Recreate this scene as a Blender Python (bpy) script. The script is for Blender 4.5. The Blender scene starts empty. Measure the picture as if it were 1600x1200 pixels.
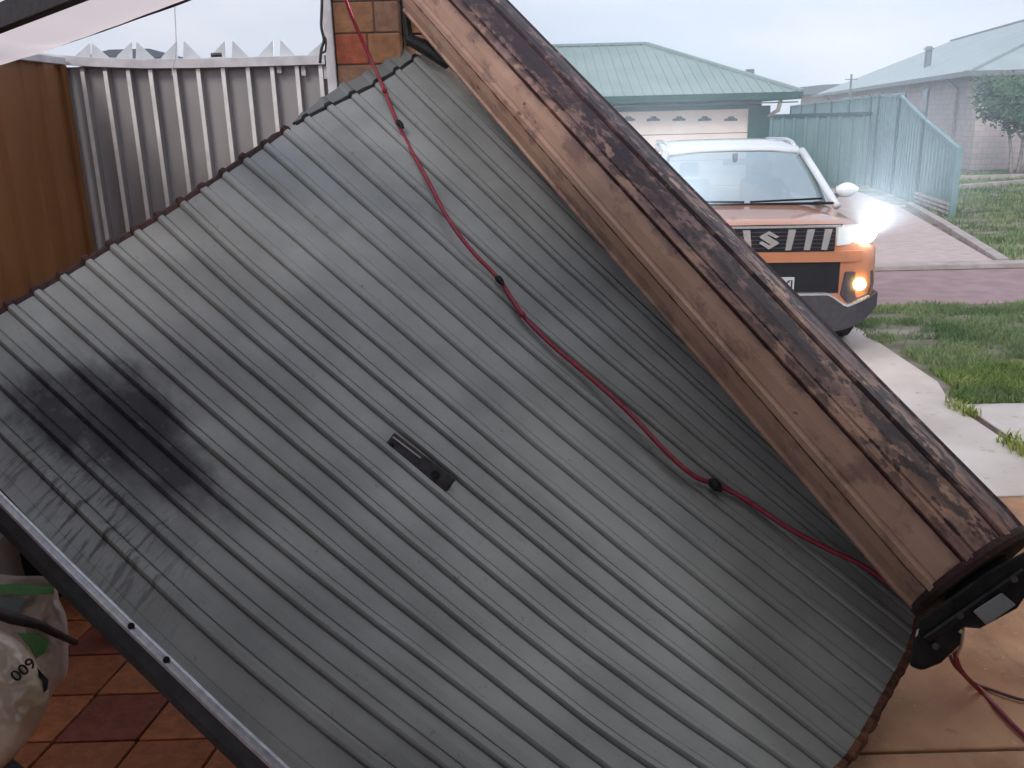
import bpy, bmesh, math, random
import numpy as np
from mathutils import Vector, Matrix, noise
random.seed(7)
R_ = math.radians
sc = bpy.context.scene
COL = sc.collection

# ------------------------------------------------------------------ camera
FPX = 1400.0; CAMH = 1.9
cam = bpy.data.cameras.new('camera'); camo = bpy.data.objects.new('camera', cam); COL.objects.link(camo)
cam.sensor_width = 36; cam.lens = 36*FPX/1600; cam.clip_end = 2000; cam.clip_start = .05
camo.location = (0, 0, CAMH)
MC = Matrix.Rotation(R_(90-16.43), 4, 'X') @ Matrix.Rotation(R_(-1.5), 4, 'Z')
camo.rotation_euler = MC.to_euler()
sc.camera = camo
sc.render.resolution_x = 1024; sc.render.resolution_y = 768
def ray(x, y): return MC.to_3x3() @ Vector(((x-800)/FPX, (600-y)/FPX, -1))
C0 = Vector((0, 0, CAMH))
def D(x, y, d): return C0 + ray(x, y)*d
def G(x, y, z=0):
    v = ray(x, y); return C0 + v*((z-CAMH)/v.z)
def YP(x, y, Y):
    v = ray(x, y); return C0 + v*(Y/v.y)
MCi = MC.to_3x3().inverted()
def proj(P):
    q = MCi @ (Vector(P)-C0); return (800-FPX*q.x/q.z, 600+FPX*q.y/q.z, -q.z)

# ------------------------------------------------------------------ world, sun, exposure
SUN_EL, SUN_AZ = 38, 205     # sun behind thin cloud, behind the viewer
w = bpy.data.worlds.new("World"); sc.world = w; w.use_nodes = True
nt = w.node_tree; nt.nodes.clear()
N = nt.nodes.new
out = N('ShaderNodeOutputWorld'); bg = N('ShaderNodeBackground'); sky = N('ShaderNodeTexSky')
sky.sky_type = 'NISHITA'; sky.sun_disc = False; sky.sun_elevation = R_(SUN_EL); sky.sun_rotation = R_(SUN_AZ)
tc = N('ShaderNodeTexCoord'); mp = N('ShaderNodeMapping'); mp.inputs['Scale'].default_value = (1.3, 1.3, 5)
nz = N('ShaderNodeTexNoise'); nz.inputs['Scale'].default_value = 1.7; nz.inputs['Detail'].default_value = 5; nz.inputs['Roughness'].default_value = .5
rp = N('ShaderNodeValToRGB')
rp.color_ramp.elements[0].position = .33; rp.color_ramp.elements[0].color = (5.1, 6.1, 7.5, 1)
rp.color_ramp.elements[1].position = .68; rp.color_ramp.elements[1].color = (7.7, 7.7, 8.5, 1)
mx = N('ShaderNodeMix'); mx.data_type = 'RGBA'; mx.inputs[0].default_value = .9
nt.links.new(tc.outputs['Generated'], mp.inputs['Vector']); nt.links.new(mp.outputs[0], nz.inputs['Vector'])
nt.links.new(nz.outputs['Fac'], rp.inputs[0]); nt.links.new(sky.outputs[0], mx.inputs[6]); nt.links.new(rp.outputs[0], mx.inputs[7])
nt.links.new(mx.outputs[2], bg.inputs['Color']); bg.inputs['Strength'].default_value = .1
nt.links.new(bg.outputs[0], out.inputs['Surface'])
sun = bpy.data.lights.new('sun', 'SUN'); sun.energy = 1.2; sun.angle = R_(20); sun.color = (1, .94, .88)
suno = bpy.data.objects.new('sun', sun); COL.objects.link(suno)
sd = Vector((math.sin(R_(SUN_AZ))*math.cos(R_(SUN_EL)), math.cos(R_(SUN_AZ))*math.cos(R_(SUN_EL)), math.sin(R_(SUN_EL))))
suno.rotation_euler = sd.to_track_quat('Z', 'Y').to_euler()
sc.view_settings.view_transform = 'Standard'; sc.view_settings.look = 'None'
sc.view_settings.exposure = 0.28; sc.view_settings.gamma = 1

# ------------------------------------------------------------------ materials
def mat(name, col, rough=.6, metal=0, var=.12, scale=8, bump=0, bscale=60, spec=.5, col2=None, emit=None, estr=0, coat=0, stretch=(1, 1, 1), coord='Object', lo=.35, hi=.65, detail=6):
    m = bpy.data.materials.new(name); m.use_nodes = True
    t = m.node_tree; b = t.nodes['Principled BSDF']
    b.inputs['Roughness'].default_value = rough; b.inputs['Metallic'].default_value = metal
    b.inputs['Specular IOR Level'].default_value = spec; b.inputs['Coat Weight'].default_value = coat
    tc = t.nodes.new('ShaderNodeTexCoord'); mp = t.nodes.new('ShaderNodeMapping'); mp.inputs['Scale'].default_value = stretch
    t.links.new(tc.outputs[coord], mp.inputs['Vector'])
    n = t.nodes.new('ShaderNodeTexNoise'); n.inputs['Scale'].default_value = scale; n.inputs['Detail'].default_value = detail
    t.links.new(mp.outputs[0], n.inputs['Vector'])
    r = t.nodes.new('ShaderNodeValToRGB'); r.name = 'ramp'
    if col2 is None: c1 = [c*(1-var) for c in col]; c2 = [min(1, c*(1+var)) for c in col]
    else: c1, c2 = col, col2
    r.color_ramp.elements[0].position = lo; r.color_ramp.elements[0].color = (*c1, 1)
    r.color_ramp.elements[1].position = hi; r.color_ramp.elements[1].color = (*c2, 1)
    t.links.new(n.outputs['Fac'], r.inputs[0]); t.links.new(r.outputs[0], b.inputs['Base Color'])
    if bump:
        n2 = t.nodes.new('ShaderNodeTexNoise'); n2.inputs['Scale'].default_value = bscale; n2.inputs['Detail'].default_value = 4
        t.links.new(mp.outputs[0], n2.inputs['Vector'])
        bp = t.nodes.new('ShaderNodeBump'); bp.inputs['Strength'].default_value = bump; bp.inputs['Distance'].default_value = .01
        t.links.new(n2.outputs['Fac'], bp.inputs['Height']); t.links.new(bp.outputs[0], b.inputs['Normal'])
    if emit: b.inputs['Emission Color'].default_value = (*emit, 1); b.inputs['Emission Strength'].default_value = estr
    return m
def overlay(m, col, fac_fn):
    """mix another colour over the material's colour; fac_fn(tree)->socket"""
    t = m.node_tree; b = t.nodes['Principled BSDF']; src = b.inputs['Base Color'].links[0].from_socket
    mix = t.nodes.new('ShaderNodeMix'); mix.data_type = 'RGBA'; mix.inputs[7].default_value = (*col, 1)
    t.links.new(src, mix.inputs[6]); t.links.new(fac_fn(t), mix.inputs[0]); t.links.new(mix.outputs[2], b.inputs['Base Color'])
def nmath(t, op, a, b=None, clamp=False):
    n = t.nodes.new('ShaderNodeMath'); n.operation = op; n.use_clamp = clamp
    for i, v in enumerate((a, b)):
        if v is None: continue
        if isinstance(v, (int, float)): n.inputs[i].default_value = v
        else: t.links.new(v, n.inputs[i])
    return n.outputs[0]
def nnoise(t, scale, stretch=(1, 1, 1), coord='Object', detail=5, rough=.5, uvname=None):
    tc = t.nodes.new('ShaderNodeTexCoord'); mp = t.nodes.new('ShaderNodeMapping'); mp.inputs['Scale'].default_value = stretch
    t.links.new(tc.outputs[coord], mp.inputs['Vector'])
    n = t.nodes.new('ShaderNodeTexNoise'); n.inputs['Scale'].default_value = scale; n.inputs['Detail'].default_value = detail; n.inputs['Roughness'].default_value = rough
    t.links.new(mp.outputs[0], n.inputs['Vector']); return n.outputs['Fac']
def nstep(t, v, lo, hi, a=0., b=1.):
    n = t.nodes.new('ShaderNodeMapRange'); n.clamp = True
    t.links.new(v, n.inputs[0])
    for i, x in enumerate((lo, hi, a, b)): n.inputs[i+1].default_value = x
    return n.outputs[0]
def nuv(t):
    tc = t.nodes.new('ShaderNodeTexCoord'); s = t.nodes.new('ShaderNodeSeparateXYZ'); t.links.new(tc.outputs['UV'], s.inputs[0]); return s.outputs[0], s.outputs[1]

M = {}
M['curtain'] = mat('galvanised curtain steel', (.215, .218, .213), .46, .25, col2=(.285, .288, .282), scale=3.0, bump=.15, bscale=260, spec=.12)
M['coil'] = mat('tan painted steel', (.34, .195, .135), .5, 0, col2=(.41, .25, .18), scale=4, bump=.15, bscale=90, spec=.4)
M['alu'] = mat('aluminium', (.50, .50, .54), .42, .5, var=.15, scale=40, stretch=(1, 1, 1))
M['black'] = mat('black plastic', (.009, .009, .010), .6, var=.5, scale=20, spec=.25, bump=.3)
M['rubber'] = mat('dark rubber', (.03, .03, .035), .75, var=.3, scale=20)
M['maroon'] = mat('maroon edge felt', (.035, .012, .012), .9, var=.4, scale=40, bump=.5, bscale=120)
M['rust'] = mat('rusty edge felt', (.04, .015, .008), .9, col2=(.15, .055, .025), scale=25, bump=.5, bscale=120)
M['darkmetal'] = mat('dark metal', (.05, .045, .05), .5, .5, var=.3, scale=30)
M['steel'] = mat('bright steel', (.6, .6, .62), .3, .9, var=.1)
M['redcord'] = mat('dark red cord', (.22, .012, .03), .55, var=.25, scale=60)
M['browncord'] = mat('brown cord', (.11, .04, .03), .6, var=.25, scale=60)
M['mortar'] = mat('mortar', (.10, .065, .05), .95, var=.25, scale=40, bump=.4)
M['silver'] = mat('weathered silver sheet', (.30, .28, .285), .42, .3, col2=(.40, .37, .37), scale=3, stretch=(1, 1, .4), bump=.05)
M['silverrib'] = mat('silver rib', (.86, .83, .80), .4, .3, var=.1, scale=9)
M['white'] = mat('white painted steel', (.55, .56, .58), .45, var=.08, scale=12)
M['railwhite'] = mat('weathered pale rail', (.5, .47, .49), .5, col2=(.66, .63, .65), scale=9, bump=.1)
M['tanfence'] = mat('tan brown sheet', (.19, .075, .023), .5, col2=(.26, .11, .038), scale=3, stretch=(1, 1, .3), bump=.08, spec=.35)
M['greensheet'] = mat('pale green sheet', (.13, .23, .24), .5, col2=(.18, .29, .30), scale=2, stretch=(1, 1, .3))
M['greenpost'] = mat('dark green steel', (.02, .075, .08), .45, var=.15)
M['greengut'] = mat('bottle green gutter', (.012, .075, .06), .35, var=.12)
M['roofgreen'] = mat('pale green roof', (.22, .30, .285), .5, col2=(.28, .355, .335), scale=1.2)
M['roofgrey'] = mat('grey green roof', (.33, .40, .40), .5, col2=(.39, .46, .46), scale=1.0)
M['gutgrey'] = mat('grey gutter', (.20, .22, .24), .45, var=.12)
M['darkroof'] = mat('dark blue roof', (.03, .04, .055), .6, var=.2)
M['cream'] = mat('cream garage panel', (.84, .72, .62), .5, var=.04, scale=3)
M['pinkbrick'] = mat('pale pink brick', (.42, .34, .33), .9, var=.12, scale=6)
M['glassdark'] = mat('dark window', (.05, .055, .06), .12, var=.2)
M['timber'] = mat('dark timber', (.03, .022, .025), .7, var=.3, stretch=(1, 6, 6))
M['cloth'] = mat('white sail cloth', (.50, .45, .44), .8, col2=(.72, .67, .66), scale=4, bump=.3, bscale=30)
tcl = M['cloth'].node_tree; pb = tcl.nodes['Principled BSDF']; tr_ = tcl.nodes.new('ShaderNodeBsdfTranslucent'); tr_.inputs['Color'].default_value = (.95, .88, .87, 1)
mxc = tcl.nodes.new('ShaderNodeMixShader'); mxc.inputs[0].default_value = .85; oc = tcl.nodes['Material Output']
tcl.links.new(pb.outputs[0], mxc.inputs[1]); tcl.links.new(tr_.outputs[0], mxc.inputs[2]); tcl.links.new(mxc.outputs[0], oc.inputs['Surface'])
M['ceiling'] = mat('carport ceiling', (.45, .40, .37), .7, var=.1)
M['concrete'] = mat('concrete slab', (.58, .50, .45), .9, col2=(.74, .66, .61), scale=1.6, bump=.25, bscale=90)
M['concdark'] = mat('shaded and stained carport concrete', (.34, .155, .075), .85, col2=(.66, .38, .22), scale=2.0, bump=.12, bscale=160, lo=.3, hi=.7)  # darker, warmer concrete: the dim carport light is put into its colour
overlay(M['concdark'], (.10, .05, .03), lambda t: nstep(t, nnoise(t, 1.6, (1, .6, 1), 'Object', 6, .6), .46, .62, 0, .75))  # dark noise patches paint shade onto the carport floor
for q_ in ('concrete', 'concdark'):
    overlay(M[q_], (.12, .085, .06), lambda t: nstep(t, nnoise(t, 9, (1, 1, 1), 'Object', 8, .7), .60, .68, 0, .4))
    overlay(M[q_], (.75, .68, .62), lambda t: nstep(t, nnoise(t, 60, (1, 1, 1), 'Object', 3, .7), .64, .70, 0, .3))
M['path'] = mat('pink red path', (.36, .25, .255), .9, var=.12, scale=4, bump=.2)
M['kerb'] = mat('pale kerb', (.46, .40, .38), .9, var=.15, scale=5, bump=.2)
M['soil'] = mat('lawn soil', (.14, .14, .09), .95, col2=(.36, .31, .27), scale=1.3, stretch=(1, 2.2, 1), bump=.5, bscale=40, lo=.4, hi=.66)
M['farpave'] = mat('pink drive paving', (.52, .40, .38), .9, col2=(.64, .53, .50), scale=5, stretch=(1, 3, 1), bump=.2)
M['grassblade'] = mat('grass blades', (.11, .19, .085), .7, col2=(.32, .40, .19), scale=1.1, lo=.35, hi=.68)
M['grassbright'] = mat('bright grass blades', (.14, .25, .06), .7, col2=(.42, .50, .17), scale=1.6, lo=.35, hi=.65)
M['weed'] = mat('yellow green weeds', (.26, .32, .07), .7, col2=(.50, .54, .20), scale=9)
M['leaf'] = mat('dark leaves', (.025, .07, .035), .6, col2=(.08, .17, .05), scale=1.6)
M['bark'] = mat('pale bark', (.30, .27, .25), .9, var=.25, scale=15, bump=.4)

# brick texture, real course sizes, for the far house
def brickmat(name, c1, c2, mortar, bw=.23, bh=.086):
    m = mat(name, c1, .9); t = m.node_tree; b = t.nodes['Principled BSDF']
    tc = t.nodes.new('ShaderNodeTexCoord'); br = t.nodes.new('ShaderNodeTexBrick')
    br.inputs['Color1'].default_value = (*c1, 1); br.inputs['Color2'].default_value = (*c2, 1); br.inputs['Mortar'].default_value = (*mortar, 1)
    br.inputs['Scale'].default_value = 1; br.inputs['Brick Width'].default_value = bw; br.inputs['Row Height'].default_value = bh; br.inputs['Mortar Size'].default_value = .01
    t.links.new(tc.outputs['UV'], br.inputs['Vector']); t.links.new(br.outputs[0], b.inputs['Base Color']); return m
M['housebrick'] = brickmat('pale pink brickwork', (.62, .50, .485), (.52, .42, .41), (.42, .37, .37), .31, .17)

def attrmat(name, rough=.85, bump=.4, bscale=60, mul=None):
    m = mat(name, (.5, .5, .5), rough, var=.18, scale=25, bump=bump, bscale=bscale); t = m.node_tree; b = t.nodes['Principled BSDF']
    a = t.nodes.new('ShaderNodeAttribute'); a.attribute_name = 'tint'
    mixn = t.nodes.new('ShaderNodeMix'); mixn.data_type = 'RGBA'; mixn.blend_type = 'MULTIPLY'; mixn.inputs[0].default_value = 1
    src = b.inputs['Base Color'].links[0].from_socket
    sc_ = t.nodes.new('ShaderNodeMix'); sc_.data_type = 'RGBA'; sc_.blend_type = 'MULTIPLY'; sc_.inputs[0].default_value = 1; sc_.inputs[7].default_value = (2, 2, 2, 1)
    t.links.new(src, sc_.inputs[6]); t.links.new(sc_.outputs[2], mixn.inputs[6]); t.links.new(a.outputs['Color'], mixn.inputs[7]); t.links.new(mixn.outputs[2], b.inputs['Base Color'])
    return m
M['brick'] = attrmat('tinted bricks')
M['paver'] = attrmat('tinted pavers', .6, .5, 50)

# ------------------------------------------------------------------ mesh helpers
class MB:
    def __init__(s): s.v = []; s.f = []; s.uv = {}; s.tint = []; s.mi = []
    def add(s, vs, fs, tint=None, mi=0):
        o = len(s.v); s.v += [tuple(v) for v in vs]
        for f in fs: s.f.append(tuple(i+o for i in f)); s.tint.append(tint); s.mi.append(mi)
        return s
    def box(s, x0, y0, z0, x1, y1, z1, **k):
        return s.add([(x0, y0, z0), (x1, y0, z0), (x1, y1, z0), (x0, y1, z0), (x0, y0, z1), (x1, y0, z1), (x1, y1, z1), (x0, y1, z1)],
              [(0, 3, 2, 1), (4, 5, 6, 7), (0, 1, 5, 4), (1, 2, 6, 5), (2, 3, 7, 6), (3, 0, 4, 7)], **k)
    def beam(s, a, b, wx, wz, up=(0, 0, 1), **k):
        a, b = Vector(a), Vector(b); d = (b-a).normalized(); side = d.cross(Vector(up)).normalized(); u = side.cross(d)
        vs = []
        for p in (a, b):
            for i, j in ((-1, -1), (1, -1), (1, 1), (-1, 1)): vs.append(p+side*wx/2*i+u*wz/2*j)
        return s.add(vs, [(0, 1, 2, 3), (7, 6, 5, 4), (0, 4, 5, 1), (1, 5, 6, 2), (2, 6, 7, 3), (3, 7, 4, 0)], **k)
    def prism(s, pts, off, **k):
        off = Vector(off); n = len(pts); pts = [Vector(p) for p in pts]
        vs = pts+[p+off for p in pts]
        fs = [tuple(range(n)), tuple(range(2*n-1, n-1, -1))]+[(i, i+n, (i+1) % n+n, (i+1) % n) for i in range(n)]
        return s.add(vs, fs, **k)
    def tube(s, path, rad, n=8, cap=True, **k):
        path = [Vector(p) for p in path]; vs = []; fs = []; m = len(path); ref = None
        for i, p in enumerate(path):
            d = (path[min(i+1, m-1)]-path[max(i-1, 0)]).normalized()
            if ref is None: ref = d.orthogonal()
            ref = (ref-d*ref.dot(d)).normalized(); b = d.cross(ref)
            r = rad[i] if isinstance(rad, (list, tuple)) else rad
            for j in range(n):
                a = 2*math.pi*j/n; vs.append(p+(ref*math.cos(a)+b*math.sin(a))*r)
        for i in range(m-1):
            for j in range(n): fs.append((i*n+j, i*n+(j+1) % n, (i+1)*n+(j+1) % n, (i+1)*n+j))
        if cap: fs += [tuple(range(n-1, -1, -1)), tuple((m-1)*n+j for j in range(n))]
        return s.add(vs, fs, **k)
    def grid(s, rows, **k):
        m = len(rows); n = len(rows[0]); vs = [p for r in rows for p in r]
        return s.add(vs, [(i*n+j, i*n+j+1, (i+1)*n+j+1, (i+1)*n+j) for i in range(m-1) for j in range(n-1)], **k)
    def build(s, name, m, parent=None, smooth=None, bevel=0, sub=0, fix=True, solid=0, loc=None):
        me = bpy.data.meshes.new(name); 
        vs = s.v
        if loc is not None: vs = [(v[0]-loc[0], v[1]-loc[1], v[2]-loc[2]) for v in vs]
        me.from_pydata(vs, [], s.f)
        ms = m if isinstance(m, (list, tuple)) else [m]
        for q in ms: me.materials.append(M[q] if isinstance(q, str) else q)
        for i, p in enumerate(me.polygons): p.material_index = s.mi[i]
        if any(t is not None for t in s.tint):
            at = me.attributes.new('tint', 'FLOAT_COLOR', 'CORNER')
            for p in me.polygons:
                c = s.tint[p.index] or (.5, .5, .5)
                for li in p.loop_indices: at.data[li].color = (*c, 1)
        if fix:
            bm = bmesh.new(); bm.from_mesh(me); bmesh.ops.recalc_face_normals(bm, faces=bm.faces[:]); bm.to_mesh(me); bm.free()
        o = bpy.data.objects.new(name, me); COL.objects.link(o)
        if loc is not None: o.location = loc
        if parent is not None: setpar(o, parent)
        if solid:
            q = o.modifiers.new('s', 'SOLIDIFY'); q.thickness = solid; q.offset = 0
        if bevel:
            q = o.modifiers.new('b', 'BEVEL'); q.width = bevel; q.segments = 2; q.limit_method = 'ANGLE'; q.angle_limit = R_(35)
        if sub:
            q = o.modifiers.new('u', 'SUBSURF'); q.levels = sub; q.render_levels = sub
        if smooth is not None:
            for p in me.polygons: p.use_smooth = True
            if smooth < 180:
                for e in me.edges: pass
                me.set_sharp_from_angle(angle=R_(smooth))
        return o
def setpar(o, p):
    o.parent = p; o.matrix_parent_inverse = pworld(p).inverted()
def pworld(p):
    m = Matrix.LocRotScale(p.location, p.rotation_euler, p.scale)
    return (pworld(p.parent) @ p.matrix_parent_inverse @ m) if p.parent else m
def tag(o, label=None, cat=None, group=None, kind=None):
    if label: o['label'] = label
    if cat: o['category'] = cat
    if group: o['group'] = group
    if kind: o['kind'] = kind
    return o
def empty(name, loc, label, cat, group=None, rz=0):
    o = bpy.data.objects.new(name, None); o.empty_display_size = .1; COL.objects.link(o); o.location = loc; o.rotation_euler = (0, 0, rz)
    return tag(o, label, cat, group)
def text(name, s, size, Mx, m, parent, ext=.002, flat=True):
    cu = bpy.data.curves.new(name, 'FONT'); cu.body = s; cu.size = size; cu.extrude = ext; cu.offset = size*.02; cu.align_x = 'CENTER'; cu.align_y = 'CENTER'
    o = bpy.data.objects.new(name+'_tmp', cu); COL.objects.link(o)
    dg = bpy.context.evaluated_depsgraph_get(); me = bpy.data.meshes.new_from_object(o.evaluated_get(dg)); bpy.data.objects.remove(o); bpy.data.curves.remove(cu)
    me.transform(Mx); me.name = name; me.materials.clear(); me.materials.append(M[m])
    q = bpy.data.objects.new(name, me); COL.objects.link(q)
    if parent: setpar(q, parent)
    return q

# ================================================================== GROUND
def sheet(name, pts, z, m, kind='structure', sub=None):
    mb = MB(); mb.add([(p[0], p[1], z) for p in pts], [tuple(range(len(pts)))])
    return tag(mb.build(name, m), kind=kind)
gnd = MB()
xs = [-300, -60, -20, 20, 60, 300]; ys = [-60, -5, 20, 60, 150, 900]
gnd.grid([[(x, y, -.004) for x in xs] for y in ys]); tag(gnd.build('ground', 'soil'), kind='structure')
# concrete driveway with an irregular grass-side edge
def slab(name, pts, top, m, th=.03):
    mb = MB(); mb.prism([(p[0], p[1], top) for p in pts], (0, 0, -th)); return tag(mb.build(name, m, bevel=.006), kind='structure')
slab('concrete_driveway', [(-.6, 4.18), (2.90, 4.18), (2.93, 5.68), (3.08, 6.2), (3.12, 7.2), (3.2, 8.9), (-.6, 8.9)], .008, 'concrete')
slab('concrete_driveway', [(-.6, 2.32), (2.87, 2.32), (2.89, 4.165), (-.6, 4.165)], .008, 'concdark')
slab('concrete_driveway', [(-.6, -4), (2.85, -4), (2.87, 2.305), (-.6, 2.305)], .008, 'concdark')
slab('side_slab', [(2.935, 3.4), (6.6, 3.0), (6.6, 5.62), (4.6, 5.64), (2.985, 5.66)], .010, 'concrete')
slab('footpath', [(-9, 9.02), (12, 8.72), (12, 10.66), (-9, 11.2)], .012, 'path')
slab('kerb', [(-9, 11.23), (12, 10.69), (12, 10.95), (-9, 11.49)], .07, 'kerb', .08)
slab('far_driveway', [(1.0, 11.27), (6.15, 11.25), (7.9, 18.3), (8.6, 23), (1.0, 23)], .03, 'farpave')
kb = MB()
for a, b in (((6.22, 11.2), (7.35, 15.2)), ((7.35, 15.2), (8.25, 18.6))):
    kb.beam((a[0], a[1], .03), (b[0], b[1], .03), .14, .08)
tag(kb.build('drive_edging', 'kerb'), kind='structure')
gb = MB(); gb.beam((9.5, 21.5, .05), (16, 24.5, .05), .18, .12); gb.beam((12, 25, .05), (20, 25.6, .05), .2, .14)
tag(gb.build('garden_edging', 'kerb'), kind='structure')

sheet('slab_joint', [(2.87, 3.0), (2.975, 3.0), (2.975, 5.665), (2.89, 5.665)], .003, 'mortar')
sheet('path_shadow_gap', [(-9, 11.185), (12, 10.645), (12, 10.70), (-9, 11.24)], .0135, 'mortar')  # dark strip on the surface, paints the shadow gap along the kerb
# brick pavers inside the carport
pv = MB()
for i in range(-9, 5):
    for j in range(-12, 10):
        y0 = 2.445+.247*j; x0 = -1.235+.272*i+.13*(y0-2.445); g = .006
        if x0+.28 > -.62 or x0 < -3.2 or y0 > 4.7: continue
        a = Vector((x0+g, y0+g, 0)); b = a+Vector((.272-2*g, .003, 0)); sh = Vector((.034, .247-2*g, 0))
        c = b+sh; d = a+sh; z = .022+random.uniform(-.002, .002); t = random.random()
        col = (.50+.2*t, .17+.08*t, .07+.035*t) if random.random() > .12 else (.38, .11, .07)
        pv.prism([(a.x, a.y, z), (b.x, b.y, z), (c.x, c.y, z), (d.x, d.y, z)], (0, 0, -.03), tint=col)
tag(pv.build('brick_paving', 'paver', bevel=.003), kind='structure')
bs = MB(); bs.box(-3.2, -4, -.003, -.61, 5.3, .004); tag(bs.build('paving_bed', 'mortar'), kind='structure')

# ------------------------------------------------------------------ grass (stuff)
def grass(name, n, inside, h0, h1, wd, m, label, box, dens=None, seed=1):
    rnd = random.Random(seed); vs = []; fs = []; k = 0; tries = 0
    while k < n and tries < n*12:
        tries += 1
        x = rnd.uniform(box[0], box[1]); y = rnd.uniform(box[2], box[3])
        if not inside(x, y): continue
        q = noise.noise(Vector((x*1.3, y*3.4, 3)))*.38+noise.noise(Vector((x*4.5, y*9, 8)))*.28+.52 if dens is None else dens(x, y)
        if rnd.random() > max(.02, (q-.40)*3.2): continue
        h = rnd.uniform(h0, h1)*(.6+q*.8); a = rnd.uniform(0, 6.28); lx = rnd.uniform(-.6, .6)*h; ly = rnd.uniform(-.6, .6)*h
        dx = math.cos(a)*wd; dy = math.sin(a)*wd
        vs += [(x-dx, y-dy, 0), (x+dx, y+dy, 0), (x+dx*.6+lx*.4, y+dy*.6+ly*.4, h*.6), (x+lx, y+ly, h)]
        fs += [(4*k, 4*k+1, 4*k+2), (4*k, 4*k+2, 4*k+3)]; k += 1
    mb = MB(); mb.v = vs; mb.f = fs; mb.tint = [None]*len(fs); mb.mi = [0]*len(fs)
    return tag(mb.build(name, m, fix=False), label, 'grass', kind='stuff')
def in_near(x, y):
    e = 2.95 if y < 5.9 else 3.12+.05*math.sin(y*3)+.07*noise.noise(Vector((0, y*2, 0)))
    e = e + max(0, (6.3-y))*.12
    return x > e and y > 5.66+.06*noise.noise(Vector((x*3, 0, 0))) and y < 8.80
grass('grass', 42000, in_near, .025, .07, .0045, 'grassblade', 'patchy green front lawn between the concrete driveway and the pink path', (2.9, 7.0, 5.55, 8.85))
def front_edge(x, y): return .66+.5*noise.noise(Vector((x*2, y*2, 7)))
grass('grass', 16000, lambda x, y: in_near(x, y) and y < 6.5, .03, .075, .005, 'grassbright', 'longer tufted grass along the near edge of the lawn', (2.9, 6.6, 5.55, 6.6), dens=front_edge, seed=4)
def in_far(x, y):
    return x > 6.35+(y-11.2)*.285 and y > 11.3 and x < 17 and y < 28
grass('grass', 26000, in_far, .04, .10, .014, 'grassblade', 'green lawn across the street in front of the brick house', (6.3, 17, 11.3, 28), seed=9)
def wd_clump(name, cx, cy, n, label, seed, sp=.12, l=.16):
    rnd = random.Random(seed); mb = MB()
    for i in range(n):
        t = rnd.gauss(0, 1); x = cx[0]+(cx[1]-cx[0])*rnd.random()+rnd.gauss(0, .02); y = cy[0]+(cy[1]-cy[0])*rnd.random()+rnd.gauss(0, .02)
        a = rnd.uniform(0, 6.28); h = rnd.uniform(.25, 1)*l; ln = rnd.uniform(.3, 1)*l*.6
        p0 = Vector((x, y, .0)); p2 = p0+Vector((math.cos(a)*ln, math.sin(a)*ln, h)); p1 = (p0+p2)/2+Vector((0, 0, h*.2)); s = Vector((-math.sin(a), math.cos(a), 0))*.006
        mb.add([p0-s*.5, p0+s*.5, p1+s, p2, p1-s], [(0, 1, 2, 4), (4, 2, 3)])
    return tag(mb.build(name, 'weed', fix=False), label, 'weeds', kind='stuff')
wd_clump('weeds', (2.90, 2.95), (5.38, 5.68), 110, 'small yellow-green weeds at the lawn end of the slab joint', 2, l=.08)
wd_clump('weeds', (2.86, 2.94), (4.62, 4.95), 170, 'yellow-green weed tuft sprouting midway along the slab joint', 3, l=.10)

# ================================================================== ROLLER DOOR
door = empty('roller_door', G(1425, 1045), 'fallen grey corrugated roller door, its tan dirt-stained roll leaning down from the brick pillar', 'roller door')
def interp(xs, ys, x):
    # natural cubic-ish (catmull) interpolation with linear ends
    n = len(xs)
    if x <= xs[0]: return ys[0]+(ys[1]-ys[0])/(xs[1]-xs[0])*(x-xs[0])
    if x >= xs[-1]: return ys[-1]+(ys[-1]-ys[-2])/(xs[-1]-xs[-2])*(x-xs[-1])
    i = max(j for j in range(n-1) if xs[j] <= x)
    h = xs[i+1]-xs[i]; t = (x-xs[i])/h
    def m(j):
        if j == 0: return (ys[1]-ys[0])/(xs[1]-xs[0])
        if j == n-1: return (ys[-1]-ys[-2])/(xs[-1]-xs[-2])
        return (ys[j+1]-ys[j-1])/(xs[j+1]-xs[j-1])
    m0, m1 = m(i)*h, m(i+1)*h
    return (2*t**3-3*t*t+1)*ys[i]+(t**3-2*t*t+t)*m0+(-2*t**3+3*t*t)*ys[i+1]+(t**3-t*t)*m1
# image-traced rib stations (photo pixels): left end, x=900 (or x=400 for the lowest ones), right end
KS = [-4, -3, -2, -1, 0, 1, 2, 3, 4, 5, 6, 7, 8, 9, 10, 11, 12, 13, 14, 15, 16, 17, 18, 19, 20]
LX = [-165, -122, -76, -32, 10, 50, 91, 132, 169, 206, 245, 279, 311, 344, 376, 409, 440, 471, 509, 546, 586, 616, 645, 672, 700]
LY = [592, 564, 536, 508, 481, 460, 436, 412, 389, 364, 344, 320, 300, 276, 253, 230, 208, 188, 170, 152, 134, 115, 95, 76, 56]
Y9 = [1660, 1520, 1420, 1330, 1245, 1178, 1118, 1061, 1007, 953, 902, 853, 803, 752, 702, 656, 612, 568, 524, 480, 437, 394, 348, 300, 250]
Y4 = [1162, 1044, 966, 894, 828, 766, 707, 647, 588, 534, 487]
RX = [1055, 1085, 1112, 1138, 1162, 1186, 1210, 1235, 1258, 1280, 1301, 1322, 1343, 1363, 1383, 1402, 1418, 1428, 1433, 1437, 1440, 1442, 1444, 1446, 1448]
RY = [1640, 1575, 1515, 1462, 1412, 1370, 1330, 1295, 1262, 1232, 1212, 1192, 1160, 1126, 1086, 1054, 1026, 996, 970, 944, 918, 892, 866, 835, 800]
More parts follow.
